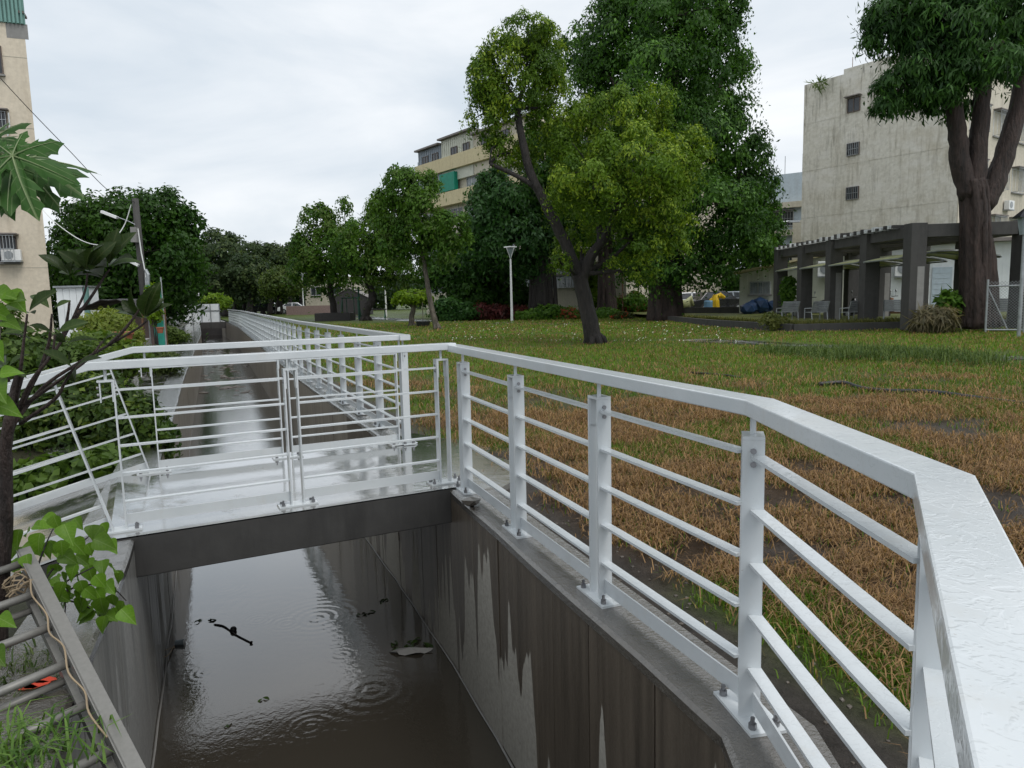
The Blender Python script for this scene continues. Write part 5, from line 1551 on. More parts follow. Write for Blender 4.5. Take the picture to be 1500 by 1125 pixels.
# yellow mascot-free bundle: a yellow tarp-draped scooter and a blue drum by the low wall
p = at(1047, 449, 43)
yb = thing('yellow_raincoat', 'bright yellow raincoat draped over a post beside the black car', 'raincoat', (p.x, p.y, .4))
q = MB(); q.tube([(p.x, p.y, .4), (p.x, p.y, 1.0), (p.x + .02, p.y, 1.35)], [.3, .26, .12], 9); q.build('skirt', M['yellow_plastic'], yb)
q = MB(); q.tube([(p.x, p.y, 1.15), (p.x + .35, p.y, 1.3), (p.x + .6, p.y + .1, 1.15)], [.14, .17, .1], 8); q.build('sleeve', M['yellow_plastic'], yb)
q = MB(); q.tube([(p.x - .05, p.y, 1.1), (p.x - .3, p.y, 1.0)], [.13, .08], 8); q.build('sleeve', M['yellow_plastic'], yb)
p = at(1038, 449, 43)
bd = thing('drum', 'light blue plastic drum beside the yellow raincoat', 'drum', (p.x, p.y, .3))
q = MB(); q.tube([(p.x, p.y, .3), (p.x, p.y, .45), (p.x, p.y, .95), (p.x, p.y, 1.0)], [.26, .28, .28, .24], 12); q.build('barrel', M['blue_plastic'], bd)
q = MB(); q.tube([(p.x, p.y, .62), (p.x, p.y, .66)], .295, 12); q.build('hoop', M['blue_plastic'], bd)
p = at(1003, 446, 43.5)
ys_ = thing('wrapped_scooter', 'scooter under a pale yellow cover right of the evergreen trunk', 'scooter', (p.x, p.y, .3))
q = MB(); q.tube([(p.x - .5, p.y, .6), (p.x - .2, p.y, .8), (p.x + .2, p.y, .85), (p.x + .35, p.y, 1.2), (p.x + .5, p.y, .7)], [.15, .3, .28, .16, .1], 8); q.build('cover', M['canopy'], ys_, smooth=True)
q = MB(); q.tube([(p.x - .45, p.y - .06, .55), (p.x - .45, p.y + .06, .55)], .25, 12); q.build('wheel', M['black'], ys_)
p = at(1113, 446, 39)
tp = thing('tarpaulin_heap', 'heap under a dark blue tarpaulin in front of the cream shed', 'tarpaulin', (p.x, p.y, .3))
q = MB()
for k in range(5): q.ico((p.x - .7 + k * .36, p.y + (k % 2) * .2, .55 + .12 * (k % 3)), .45, k, .2, (1, 1, .75 + .12 * (k % 3)))
q.build('tarpaulin', M['blue_tarp'], tp)
# park lamps
def park_lamp(label, px, py, Y, top):
    b = at(px, py, Y); b.z = 0
    zt_ = at(px, top, Y).z
    t = thing('park_lamp', label, 'lamp', tuple(b), 'white park lamp posts')
    q = MB(); q.tube([b, b + UP * 1.2, b + UP * (zt_ - .75)], [.085, .075, .055], 10); q.build('pole', M['lampwhite'], t)
    for k in range(4):
        a = k * math.pi / 2 + .78
        q = MB(); q.tube([b + UP * (zt_ - .75), b + Vector((math.cos(a) * .33, math.sin(a) * .33, zt_ - .06))], .022, 6); q.build('arm', M['lampwhite'], t)
    q = MB(); q.tube([b + UP * (zt_ - .06), b + UP * zt_], [.4, .38], 4); q.build('lamp_head', M['lampwhite'], t)
    q = MB(); q.tube([b + UP * (zt_ - .7), b + UP * (zt_ - .09)], [.05, .24], 8); q.build('shade', M['pane_lt'], t)
park_lamp('white park lamp with triangular head in front of the banyan', 750, 471, 43.8, 361)
park_lamp('white park lamp standing right of the S-curved tree trunk', 566, 461, 66, 410)
park_lamp('far white lamp post left of the beige house', 445, 455, 95, 400)
# basketball-board-like sign on a thin pole
p = at(912, 455, 49); p.z = 0
sg = thing('board_on_pole', 'small white framed board on a thin pole right of the lone tree', 'board', tuple(p))
q = MB(); q.tube([p, p + UP * 3.3], .05, 6); q.build('pole', M['rust'], sg)
q = MB(); q.box((p.x - .3, p.y - .05, 3.0), (p.x + .3, p.y, 3.6)); q.build('board', M['lampwhite'], sg)
q = MB(); q.box((p.x - .16, p.y - .062, 3.12), (p.x + .16, p.y - .052, 3.42)); q.build('square_mark', M['galv'], sg)
# street lamp arching behind the pergola
p = at(1113, 410, 47); p.z = 0
sl = thing('street_lamp', 'grey street lamp with curved arm above the cream shed', 'lamp', tuple(p))
q = MB(); q.tube([p, p + UP * 4.6, p + Vector((.25, 0, 5.3)), p + Vector((1.4, 0, 5.9)), p + Vector((1.9, 0, 5.95))], [.09, .07, .06, .05, .05], 8); q.build('pole', M['galv'], sl)
q = MB(); q.box((p.x + 1.8, p.y - .12, 5.86), (p.x + 2.5, p.y + .12, 5.98)); q.build('lamp_head', M['galv'], sl)

# planter, exercise frames, table
p = at(487, 470, 54.8); p.z = 0
pl = thing('planter_box', 'square black planter box around the round-headed tree', 'planter', tuple(p))
for (a, b, c, d) in ((-1.35, 1.35, -1, -.85), (-1.35, 1.35, .85, 1), (-1.35, -1.2, -.848, .848), (1.2, 1.35, -.848, .848)):
    q = MB(); q.box((p.x + a, p.y + c + 1, 0), (p.x + b, p.y + d + 1, .62)); q.build('side', M['dark_cloth'], pl)
q = MB(); q.box((p.x - 1.19, p.y + .16, .02), (p.x + 1.19, p.y + 1.84, .52)); q.build('soil', M['rust'], pl)
p = at(514, 466, 58); p.z = 0
ex = thing('exercise_swing', 'dark green outdoor swing-type exercise frame between the two dark trees', 'exercise frame', tuple(p))
for s_ in (-1, 1):
    for k in (-1, 1):
        q = MB(); q.tube([p + Vector((s_ * .75, k * .55, 0)), p + Vector((s_ * .62, 0, 1.75))], .045, 6); q.build('leg', M['dgreen'], ex)
q = MB(); q.tube([p + Vector((-.7, 0, 1.75)), p + Vector((.7, 0, 1.75))], .045, 6); q.build('top_bar', M['dgreen'], ex)
for s_ in (-.3, .3):
    q = MB(); q.tube([p + Vector((s_, 0, 1.75)), p + Vector((s_, .1, .3)), p + Vector((s_ + .1, .1, .3))], .03, 6); q.build('swing_arm', M['dgreen'], ex)
p = at(527, 467, 56); p.z = 0
ep = thing('exercise_post', 'tall green exercise post with rings left of the S-curved trunk', 'exercise post', tuple(p))
q = MB(); q.tube([p, p + UP * 2.6], .07, 8); q.build('post', M['dgreen'], ep)
q = MB(); q.tube([p + UP * 2.3 + Vector((-.4, 0, 0)), p + UP * 2.3 + Vector((.4, 0, 0))], .04, 6); q.build('crossbar', M['dgreen'], ep)
p = at(552, 466, 60); p.z = 0
et = thing('exercise_bench', 'low dark exercise bench right of the S-curved trunk', 'bench', tuple(p))
q = MB(); q.box((p.x - .9, p.y - .25, .72), (p.x + .9, p.y + .25, .8)); q.build('seat', M['dark_cloth'], et)
for s_ in (-1, 1):
    q = MB(); q.tube([(p.x + s_ * .7, p.y - .3, 0), (p.x + s_ * .7, p.y, .72), (p.x + s_ * .7, p.y + .3, 0)], .04, 6); q.build('leg', M['dgreen'], et)
p = at(620, 479, 38.5); p.z = 0
pt_ = thing('planter_tub', 'round black tub with a staked sapling between the umbrella tree and the leaning tree', 'planter', tuple(p))
q = MB(); q.tube([p, p + UP * .3], [.32, .4], 12); q.build('tub', M['black'], pt_)
q = MB(); q.tube([p + UP * .2, p + UP * 1.3], .02, 5); q.build('stake', M['bark3'], pt_)
# dark tent-like hut by the planter tree
p = at(512, 455, 78); p.z = 0
tn = thing('tent', 'dark pitched tent behind the planter tree', 'tent', tuple(p))
q = MB(); q.add([(p.x - 2, p.y, 0), (p.x + 2, p.y, 0), (p.x + 2, p.y, 1.9), (p.x, p.y, 2.9), (p.x - 2, p.y, 1.9), (p.x - 2, p.y + 3, 0), (p.x + 2, p.y + 3, 0), (p.x + 2, p.y + 3, 1.9), (p.x, p.y + 3, 2.9), (p.x - 2, p.y + 3, 1.9)],
             [(0, 1, 2, 3, 4), (9, 8, 7, 6, 5), (0, 4, 9, 5), (1, 6, 7, 2)])
q.build('walls', M['dark_cloth'], tn)
q = MB(); q.bar((p.x - 2.15, p.y + 1.5, 1.86), (p.x, p.y + 1.5, 2.96), 3.2, .05); q.bar((p.x, p.y + 1.5, 2.96), (p.x + 2.15, p.y + 1.5, 1.86), 3.2, .05); q.build('roof', M['roof'], tn)
p = at(455, 452, 88); p.z = 0
q = MB(); q.box((p.x - 3, p.y, 0), (p.x + 6, p.y + .2, 1.1)); tag(q.build('garden_wall', M['brick_red']), 'low dusty pink wall far behind the planter box', 'wall')

# ================================================================== END OF THE CHANNEL
eA, eB = at(269, 457, 62), at(322, 455, 62)
hb = thing('hoarding', 'white sheet hoarding closing the channel above the dark culvert mouth', 'hoarding', (eA.x, eA.y, 0))
fe = Facade(hb, (eA.x, eA.y, 0), (eB.x - eA.x, eB.y - eA.y))
HL = (Vector((eB.x, eB.y, 0)) - Vector((eA.x, eA.y, 0))).length
zt_ = at(295, 446, 62).z; zl_ = at(295, 463, 62).z
npan = 4
for k in range(npan):
    q = MB(); fe.slab(q, HL * k / npan + .02, HL * (k + 1) / npan - .02, -.02, zt_ + .02, 0, .04); q.build('sheet', M['white_sheet'], hb)
q = MB(); zm = (zt_ + zl_) / 2 - .05
fe.slab(q, -.1, HL + .1, zm - .03, zm + .03, .045, .09)
for k in range(npan + 1): fe.slab(q, HL * k / npan - .03, HL * k / npan + .03, 0, zt_, .046, .1)
q.tube([fe.p(HL * .3, zm, .12), fe.p(HL * .5, zt_, .12), fe.p(HL * .75, zm + .2, .12)], .03, 5)
q.build('frame', M['galv'], hb)
q = MB(); fe.slab(q, -4, HL + 1.5, -.55, -.02, -.6, .35); tag(q.build('culvert_beam', M['conc_dark']), 'dark concrete lintel over the culvert mouth under the hoarding', 'beam')
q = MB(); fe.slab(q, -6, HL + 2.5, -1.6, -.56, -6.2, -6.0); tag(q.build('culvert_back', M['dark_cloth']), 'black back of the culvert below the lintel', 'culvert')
pm = at(294, 444, 61.5)
cm = thing('security_camera', 'white security camera on a short mast above the hoarding', 'camera', (pm.x, pm.y, zt_))
q = MB(); q.tube([(pm.x, pm.y, zm), at(292.5, 434, 61.5)], .04, 5); q.build('mast', M['lampwhite'], cm)
c = at(293, 435, 61.5); q = MB(); q.bar(c + Vector((-.15, 0, .25)), c + Vector((.25, -.2, .05)), .2, .22); q.build('housing', M['lampwhite'], cm)
# grey sheet fence along the garden near the end, pickets
g0, g1 = at(255, 470, 52), at(264, 466, 60)
sf = thing('sheet_fence', 'tall grey sheet fence panel at the far end of the garden walk', 'fence', (g0.x, g0.y, 0))
for (a, b) in ((0, .48), (.52, 1)):
    A_, B_ = g0.lerp(g1, a), g0.lerp(g1, b)
    q = MB(); q.bar((A_.x, A_.y, 1.5), (B_.x, B_.y, 1.55), .06, 3.0); q.build('sheet', M['galv'], sf)
for k, (px, Y) in enumerate([(235, 38), (241, 41), (247, 44), (252, 48)]):
    a = at(px, 470, Y)
    pk = thing('plank_fence', ['nearest weathered plank fence section along the walk', 'second weathered plank fence section along the walk', 'third weathered plank fence section along the walk', 'farthest weathered plank fence section along the walk'][k], 'fence', (a.x, a.y, 0), 'plank fence sections by the far walk')
    for j in range(6):
        q = MB(); q.bar((a.x - j * .19 - .1, a.y + j * .45, .5), (a.x - j * .19 - .24, a.y + j * .45 + .33, .5), .03, 1.05 + .1 * ((j + k) % 3)); q.build('plank', M['conc_mid'] if j % 2 else M['galv'], pk)

# ================================================================== GARDEN SIDE
# utility pole with lamp, box and cables
pb_, ptp = Vector((at(217, 500, 26).x, 26, 0)), at(198, 291, 26)
up_ = thing('utility_pole', 'dark leaning utility pole with two small lamps left of the channel', 'pole', tuple(pb_))
q = MB(); q.tube([pb_, pb_.lerp(ptp, .5), ptp], [.14, .125, .105], 12); q.build('shaft', M['conc_dark'], up_, smooth=True)
def on(px, py): return at(px, py, 25.8)
q = MB(); q.bar(on(197, 333), on(198, 355), .2, .22, (0, 1, 0)); q.build('meter_box', M['conc_mid'], up_)
q = MB(); q.tube([on(198, 329), on(188, 324), on(172, 318)], .018, 6); ar = q.build('lamp_arm', M['galv'], up_)
q = MB(); q.bar(on(172, 319), on(149, 310), .16, .09); q.build('lamp_head', M['lampwhite'], ar)
q = MB(); q.bar(on(203, 389), on(191, 383), .12, .08); q.build('small_lamp', M['lampwhite'], up_)
q = MB(); q.tube([on(213, 395), on(217, 402), on(218, 470)], .06, 6); q.build('conduit', M['galv'], up_)
q = MB(); q.tube([on(202, 335), on(207, 370), on(213, 400), on(216, 470)], .02, 5); q.build('cable', M['lampwhite'], up_)
def cable(label, pts, r, m):
    S = spline(pts, 8); t = MB(); t.tube(S, r, 5); tag(t.build('cable', m), label, 'cable')
cable('pale cable sagging from the utility pole towards the apartment block', [at(192, 300, 25.7), at(182, 330, 25.7), at(165, 352, 25.5), at(145, 359, 26), at(115, 350, 28), at(80, 325, 31), at(58, 302, 33.5)], .017, M['lampwhite'])
cable('thin dark wire slanting across the apartment block corner', [at(-20, 92, 20), at(40, 157, 21), at(100, 219, 22), at(160, 280, 24), at(197, 296, 25.9)], .011, M['black'])
# small shed, dark tarpaulin roof, wall, pots
p = at(101, 440, 27); p.z = 0
gs = thing('garden_shed', 'small white sheet garden shed below the apartment corner', 'shed', tuple(p))
zr = at(118, 421, 27).z
for k in range(4):
    q = MB(); q.box((p.x - .45 + k * .25, p.y, 0), (p.x - .215 + k * .25, p.y + .05, zr)); q.build('sheet', M['white_sheet'], gs)
q = MB(); q.box((p.x - .45, p.y + .055, 0), (p.x + .55, p.y + 1, zr - .02)); q.build('body', M['white_sheet'], gs)
q = MB(); q.box((p.x - .5, p.y - .1, zr + .003), (p.x + .62, p.y + 1.1, zr + .07)); q.build('roof', M['galv'], gs)
q = MB(); q.box((p.x + .58, p.y - .02, 0), (p.x + .72, p.y + .1, zr)); q.build('corner_post', M['green_sheet'], gs)
p = at(150, 447, 24); p.z = 0
tt = thing('tarpaulin_shelter', 'low shelter roofed with a dark crumpled tarpaulin left of the pole', 'shelter', tuple(p))
vs, fs = [], []
for i in range(9):
    for j in range(5):
        vs.append((p.x - .9 + i * .28, p.y + j * .4, 1.35 + .35 * math.sin(math.pi * i / 8) + random.uniform(-.05, .05)))
for i in range(8):
    for j in range(4): fs.append((5 * i + j, 5 * i + 5 + j, 5 * i + 6 + j, 5 * i + 1 + j))
q = MB(); q.add(vs, fs); q.build('tarpaulin', M['dark_cloth'], tt).modifiers.new('s', 'SOLIDIFY').thickness = .02
for (a, b) in ((-.85, 0), (1.3, 0), (-.85, 1.55), (1.3, 1.55)):
    q = MB(); q.tube([(p.x + a, p.y + b, 0), (p.x + a, p.y + b, 1.35)], .04, 6); q.build('post', M['rust'], tt)
q = MB(); q.box((p.x - .8, p.y + 1.5, 0), (p.x + 1.25, p.y + 1.54, 1.25)); q.build('back_panel', M['brick_red'], tt)
a, b = at(188, 515, 18), at(214, 498, 22)
q = MB(); q.bar((a.x, a.y, .2), (b.x, b.y, .2), .25, .5); tag(q.build('garden_wall', M['conc_mid']), 'short grey block wall with bottles on top beside the pole foot', 'wall')
for k, px in enumerate((193, 199, 205)):
    c = Vector((a.x, a.y, 0)).lerp(Vector((b.x, b.y, 0)), .2 + .28 * k)
    t = thing('jar', ['white jar nearest on the block wall', 'pinkish jar in the middle of the block wall', 'dark jar farthest on the block wall'][k], 'jar', (c.x, c.y, .45), 'jars on the block wall')
    q = MB(); q.tube([(c.x, c.y, .452), (c.x, c.y, .62), (c.x, c.y, .66)], [.09, .09, .05], 8); q.build('body', (M['lampwhite'], M['brick_red'], M['dark_cloth'])[k], t)
    q = MB(); q.tube([(c.x, c.y, .66), (c.x, c.y, .71)], .055, 8); q.build('lid', M['galv'], t)
def pot(label, px, py, Y, r):
    c = at(px, py, Y); c.z = max(c.z, 0)
    t = thing('plant_pot', label, 'pot', tuple(c), 'terracotta pots in the garden')
    q = MB(); q.tube([c, c + UP * r * 1.5], [r * .7, r], 12); q.build('bowl', M['terracotta'], t)
    q = MB(); q.tube([c + UP * r * 1.5, c + UP * r * 1.75], r * 1.12, 12); q.build('rim', M['terracotta'], t)
pot('large terracotta pot under the yellow-green shrub', 180, 512, 15.5, .22)
pot('small terracotta pot by the green netting', 235, 488, 23, .11)
p = at(226, 455, 24.5); p.z = 0
nt_ = thing('netting', 'sea-green plant netting wrapped round two canes beside the pole', 'netting', tuple(p))
q = MB(); q.box((p.x - .2, p.y, 1.2), (p.x + .28, p.y + .04, 2.15)); q.build('upper_sheet', M['green_plastic'], nt_)
q = MB(); q.box((p.x - .02, p.y - .08, -.1), (p.x + .3, p.y - .04, .95)); q.build('lower_sheet', M['green_plastic'], nt_)
for s_ in (-.22, .3):
    q = MB(); q.tube([(p.x + s_, p.y + .02, 0), (p.x + s_, p.y + .02, 2.4)], .025, 5); q.build('cane', M['galv'], nt_)

# ================================================================== FOREGROUND LEFT
# aluminium ladder
def ladder():
    a0, a1 = at(28, 818, 3.0), at(196, 1160, 2.05)        # right rail, upper and lower end
    d = (a1 - a0).normalized()
    b0 = at(-52, 868, 2.78); 
    side = (b0 - a0); side -= d * side.dot(d); side = side.normalized() * .36
    nrm = d.cross(side).normalized()
    if nrm.z < 0: nrm = -nrm
    t = thing('ladder', 'worn aluminium ladder lying on the bank at the bottom left corner', 'ladder', tuple(a1))
    L = (a1 - a0).length
    for s_ in (0, 1):
        o = a0 + side * s_
        q = MB(); sg = 1 if s_ == 0 else -1
        sn = side.normalized()
        q.obox(o + d * L / 2, d * (L / 2), sn * .004, nrm * .045)
        q.obox(o + d * L / 2 + sn * sg * -.024 + nrm * .041, d * (L / 2), sn * .024, nrm * .004)
        q.obox(o + d * L / 2 + sn * sg * -.024 - nrm * .041, d * (L / 2), sn * .024, nrm * .004)
        for k in (-.02, 0, .02): q.obox(o + d * L / 2 + sn * sg * -.006 + nrm * k, d * (L / 2), sn * .003, nrm * .003)
        q.build('rail', M['alu'], t)
    k = .045
    while k < L:
        q = MB(); q.tube([a0 + d * k, a0 + d * k + side], .0165, 10); q.build('rung', M['alu'], t, smooth=True)
        k += .235
    # second section behind
    off = nrm * -.075 + d * .12 + side * -.03
    for s_ in (0, 1):
        q = MB(); o = a0 + side * s_ * .84 + side * .08 + off
        q.obox(o + d * L / 2, d * (L / 2), side.normalized() * .012, nrm * .034); q.build('rail', M['alu'], t)
    k = .16
    while k < L:
        q = MB(); q.tube([a0 + d * k + side * .09 + off, a0 + d * k + side * .91 + off], .015, 8); q.build('rung', M['alu'], t, smooth=True)
        k += .47
    return a0, a1, d, side, nrm
la0, la1, ld, lside, lnrm = ladder()
# coil of rope tied on it
rp_ = thing('rope', 'tan rope coiled round the ladder and trailing down its rail', 'rope', tuple(la0 + ld * .2))
q = MB(); c = la0 + ld * .2 + lside * .1
S = []
for k in range(90):
    a = k * .55; rr_ = .045 + .014 * math.sin(k * 1.7)
    S.append(c + (lside.normalized() * math.cos(a) + lnrm * math.sin(a)) * rr_ + ld * (.05 * math.sin(k * .31)))
q.tube(S, .0035, 5); q.build('coil', M['rope'], rp_)
q = MB(); S = [S[-1]] + [la0 + ld * (.25 + .12 * k) + lside * (.02 + .05 * (k % 2)) + lnrm * (.055 + .012 * math.sin(k * 2)) for k in range(9)]
q.tube(spline(S, 5), .0035, 5); q.build('tail', M['rope'], rp_)
# red paint marks on the bank
q = MB()
for k, (px, py, w) in enumerate([(52, 1015, .05), (66, 1008, .04), (40, 1019, .035), (116, 976, .03)]):
    c = gp(px, py, -.028); vs = [(c.x + w * math.cos(a) * (1 + .3 * math.sin(3 * a + k)), c.y + w * .6 * math.sin(a), .006) for a in [j * .628 for j in range(10)]]
    q.add(vs, [tuple(range(10))])
tag(q.build('paint_mark', M['red_paint']), 'splash of red spray paint on the concrete under the ladder', 'paint mark')

# --- leaf meshes for plants close to the camera
def leaf_mesh(name, outline, bend=.25, fold=.2, mat_cols=((.05, .1, .02), (.1, .16, .03)), n=7):
    """leaf along +x, length 1; outline: list of (x, half-width)"""
    vs, fs, cl = [], [], []
    for i, (x, w) in enumerate(outline):
        z = -bend * x * x
        vs += [(x, -w, z + fold * w), (x, -w * .5, z + fold * w * .35), (x, 0, z), (x, w * .5, z + fold * w * .35), (x, w, z + fold * w)]
    for i in range(len(outline) - 1):
        for c in range(4): fs.append((5 * i + c, 5 * i + 5 + c, 5 * i + 6 + c, 5 * i + 1 + c))
    me = bpy.data.meshes.new(name); me.from_pydata(vs, [], fs)
    me.polygons.foreach_set('use_smooth', [True] * len(fs)); me.update()
    return me
def m_leafnear(name, c0, c1, vein, rough=.35, trans=.25):
    m, nt, b = mat(name)
    tcn = nt.nodes.new('ShaderNodeTexCoord')
    sx = nt.nodes.new('ShaderNodeSeparateXYZ'); lk(nt, tcn.outputs['Object'], sx.inputs[0])
    info = nt.nodes.new('ShaderNodeObjectInfo')
    f = noise(nt, 9, 4, tcn.outputs['Object'])
    c = mixc(nt, f, c0, c1)
    ay = math_(nt, 'ABSOLUTE', sx.outputs[1])
    mid = ramp(nt, math_(nt, 'MULTIPLY', ay, 30.0), [(.2, 1.0), (.7, 0.0)])
    sv = math_(nt, 'SINE', math_(nt, 'MULTIPLY', math_(nt, 'SUBTRACT', sx.outputs[0], math_(nt, 'MULTIPLY', ay, .8)), 42.0))
    sv = ramp(nt, sv, [(.9, 0.0), (1.0, 1.0)])
    vm = math_(nt, 'MAXIMUM', mid, math_(nt, 'MULTIPLY', sv, .5))
    c = mixc(nt, math_(nt, 'MULTIPLY', vm, .6), c, vein)
    hs = nt.nodes.new('ShaderNodeHueSaturation'); lk(nt, c, hs.inputs['Color'])
    lk(nt, math_(nt, 'MULTIPLY_ADD', info.outputs['Random'], .7, .65), hs.inputs['Value'])
    c = hs.outputs['Color']
    lk(nt, c, b.inputs['Base Color']); b.inputs['Roughness'].default_value = rough; b.inputs['Specular IOR Level'].default_value = .22
    bump(nt, b, vm, .25, .01)
    t = nt.nodes.new('ShaderNodeBsdfTranslucent'); lk(nt, c, t.inputs['Color'])
    ms = nd(nt, 'ShaderNodeMixShader', _Fac=trans); lk(nt, b.outputs[0], ms.inputs[1]); lk(nt, t.outputs[0], ms.inputs[2])
    lk(nt, ms.outputs[0], nt.nodes['Material Output'].inputs['Surface'])
    return m
M['mulb'] = m_leafnear('mulberry leaf', (.06, .15, .01), (.13, .24, .02), (.2, .3, .08), .4, .35)
M['loq'] = m_leafnear('dark leathery leaf', (.016, .036, .007), (.04, .07, .014), (.08, .1, .035), .4, .2)
M['loqb'] = m_leafnear('brown-backed leaf', (.045, .04, .014), (.085, .07, .026), (.16, .12, .07), .5, .2)
M['pap'] = m_leafnear('papaya leaf', (.02, .07, .012), (.045, .11, .02), (.2, .26, .12), .5, .25)
heart = [(0, .02), (.04, .2), (.12, .36), (.25, .43), (.4, .4), (.56, .31), (.72, .2), (.87, .09), (1, .004)]
lance = [(0, .012), (.1, .06), (.25, .13), (.42, .2), (.6, .235), (.76, .2), (.9, .11), (1, .01)]
ME_MUL = leaf_mesh('leaf', heart, .35, .35); ME_LOQ = leaf_mesh('leaf', lance, .3, .5)
def leaf_obj(root, me, m, p, d, up, size, name='leaf'):
    d = Vector(d).normalized(); up = Vector(up); y = up.cross(d)
    if y.length < 1e-3: y = Vector((0, 1, 0))
    y.normalize(); z = d.cross(y)
    e = Matrix((d, y, z)).transposed().to_euler()
    return put(name, me, m, root, p, e, (size, size, size))
# mulberry sprays over the ramp
mul = thing('mulberry_shoots', 'bright heart-shaped leaves on thin shoots hanging over the ramp and channel wall', 'plant', tuple(at(40, 880, 2.9)))
rr = random.Random(5)
shoots = [[(40, 880, 2.9), (62, 810, 3.1), (80, 770, 3.3)], [(45, 885, 2.9), (80, 830, 3.1), (125, 790, 3.3), (150, 770, 3.4)], [(45, 890, 2.9), (100, 850, 3.05), (150, 825, 3.2)], [(50, 900, 2.85), (110, 860, 3.0), (160, 860, 3.1), (185, 880, 3.1)], [(45, 890, 2.85), (70, 860, 2.9), (95, 880, 2.95), (90, 930, 2.95)], [(45, 870, 2.95), (25, 800, 3.1), (30, 780, 3.2)], [(60, 880, 2.9), (100, 880, 3), (130, 890, 3.02), (150, 905, 3.02)]]
ME_MULs = [ME_MUL]
for sh_ in shoots:
    S = spline([at(*v) for v in sh_], 5); q = MB(); q.tube(S, [.006 - .004 * i / len(S) for i in range(len(S))], 5); q.build('shoot', M['bark'], mul)
mul_pts = [(62, 770), (80, 765), (95, 778), (110, 768), (135, 778), (150, 780), (138, 800), (30, 785), (45, 800), (25, 805), (60, 790), (75, 800), (90, 820), (105, 800), (120, 815), (85, 838), (112, 835), (100, 850), (130, 838), (150, 830), (165, 835), (140, 852), (118, 860), (140, 872), (155, 862), (105, 868), (75, 875), (60, 888), (88, 890), (125, 885), (148, 885), (165, 880), (182, 890), (178, 902), (140, 905), (155, 912), (78, 905), (90, 920), (72, 930), (20, 830), (40, 822), (55, 850), (125, 872), (95, 862)]
for k, (px, py) in enumerate(mul_pts):
    Y = 2.9 + rr.uniform(-.05, .4) * (1 if py < 840 else .4)
    p = at(px, py, Y) + Vector((0, 0, .03))
    d = Vector((rr.uniform(-.5, .9), rr.uniform(-.9, .3), rr.uniform(-1.0, -.15)))
    leaf_obj(mul, ME_MUL, M['mulb'], p, d, (rr.uniform(-.3, .3), -.8, .9), rr.uniform(.065, .1))
    p2 = at(px + rr.uniform(-14, 14), py + rr.uniform(-12, 14), Y + .1); d = Vector((rr.uniform(-.9, .9), rr.uniform(-.9, .3), rr.uniform(-1.0, .1)))
    leaf_obj(mul, ME_MUL, M['mulb'], p2, d, (rr.uniform(-.5, .5), -.6, .9), rr.uniform(.05, .085))
# loquat-like shrub tree with thin dark trunk
lq = thing('loquat_tree', 'small tree with thin dark trunk and big dull leathery leaves at the left edge', 'tree', tuple(at(2, 1000, 2.95)))
TY = 2.95
q = MB()
limb(q, [at(-6, 1060, 2.9), at(0, 900, TY), at(8, 760, TY), at(8, 660, TY), at(14, 610, TY), at(22, 575, 3.0), at(30, 545, 3.0)], .035, .017, 9, 5)
BRS = [[(10, 650, TY), (30, 600, 3.0), (60, 540, 3.05), (90, 500, 3.1), (112, 455, 3.1), (125, 425, 3.12), (128, 400, 3.12)], [(14, 630, TY), (60, 570, 3.05), (110, 535, 3.1), (160, 505, 3.2), (200, 482, 3.25), (215, 470, 3.25)], [(90, 500, 3.1), (98, 470, 3.1), (102, 440, 3.08)], [(100, 480, 3.1), (130, 440, 3.15), (150, 410, 3.2), (160, 395, 3.2)], [(60, 540, 3.05), (72, 500, 3.05), (76, 460, 3.02)],
       [(22, 610, 3), (45, 560, 2.95), (75, 520, 2.95), (80, 490, 2.95)], [(30, 620, 3), (80, 585, 2.95), (95, 560, 2.95), (110, 535, 2.9)], [(20, 600, 3), (30, 540, 2.9), (35, 500, 2.9), (40, 460, 2.9)], [(12, 560, 3), (0, 520, 3), (-5, 490, 3)], [(160, 505, 3.2), (185, 480, 3.2), (205, 452, 3.2)], [(40, 590, 3), (90, 555, 3), (130, 525, 3.05), (150, 500, 3.1)]]
for b_ in BRS: limb(q, [at(*v) for v in b_], .0095, .004, 6, 4)
q.build('trunk', M['bark2'], lq, smooth=True)
lq_clusters = [((128, 398, 3.12), 9, 60), ((158, 392, 3.2), 9, 62), ((104, 405, 3.1), 5, 45), ((212, 468, 3.25), 10, 66), ((76, 455, 3.02), 2, 40), ((80, 490, 2.95), 3, 40), ((40, 460, 2.9), 4, 45), ((-2, 490, 3.0), 6, 45), ((108, 540, 2.9), 3, 42), ((150, 500, 3.1), 3, 40), ((10, 540, 2.9), 5, 42)]
for (cpx, cn, sz) in lq_clusters:
    c = at(*cpx)
    for k in range(cn):
        a = 2 * math.pi * k / cn + rr.uniform(-.3, .3)
        up_k = rr.uniform(.1, 1.5) if cpx[1] < 480 else rr.uniform(-.3, .9)
        d = Vector((math.cos(a), math.sin(a) * .8, up_k))
        leaf_obj(lq, ME_LOQ, M['loq'] if rr.random() < .72 else M['loqb'], c + d * .012, d, (rr.uniform(-.5, .5), rr.uniform(-1.2, -.2), .7), sz / CAM_F * 3.1 * rr.uniform(.5, 1.0))
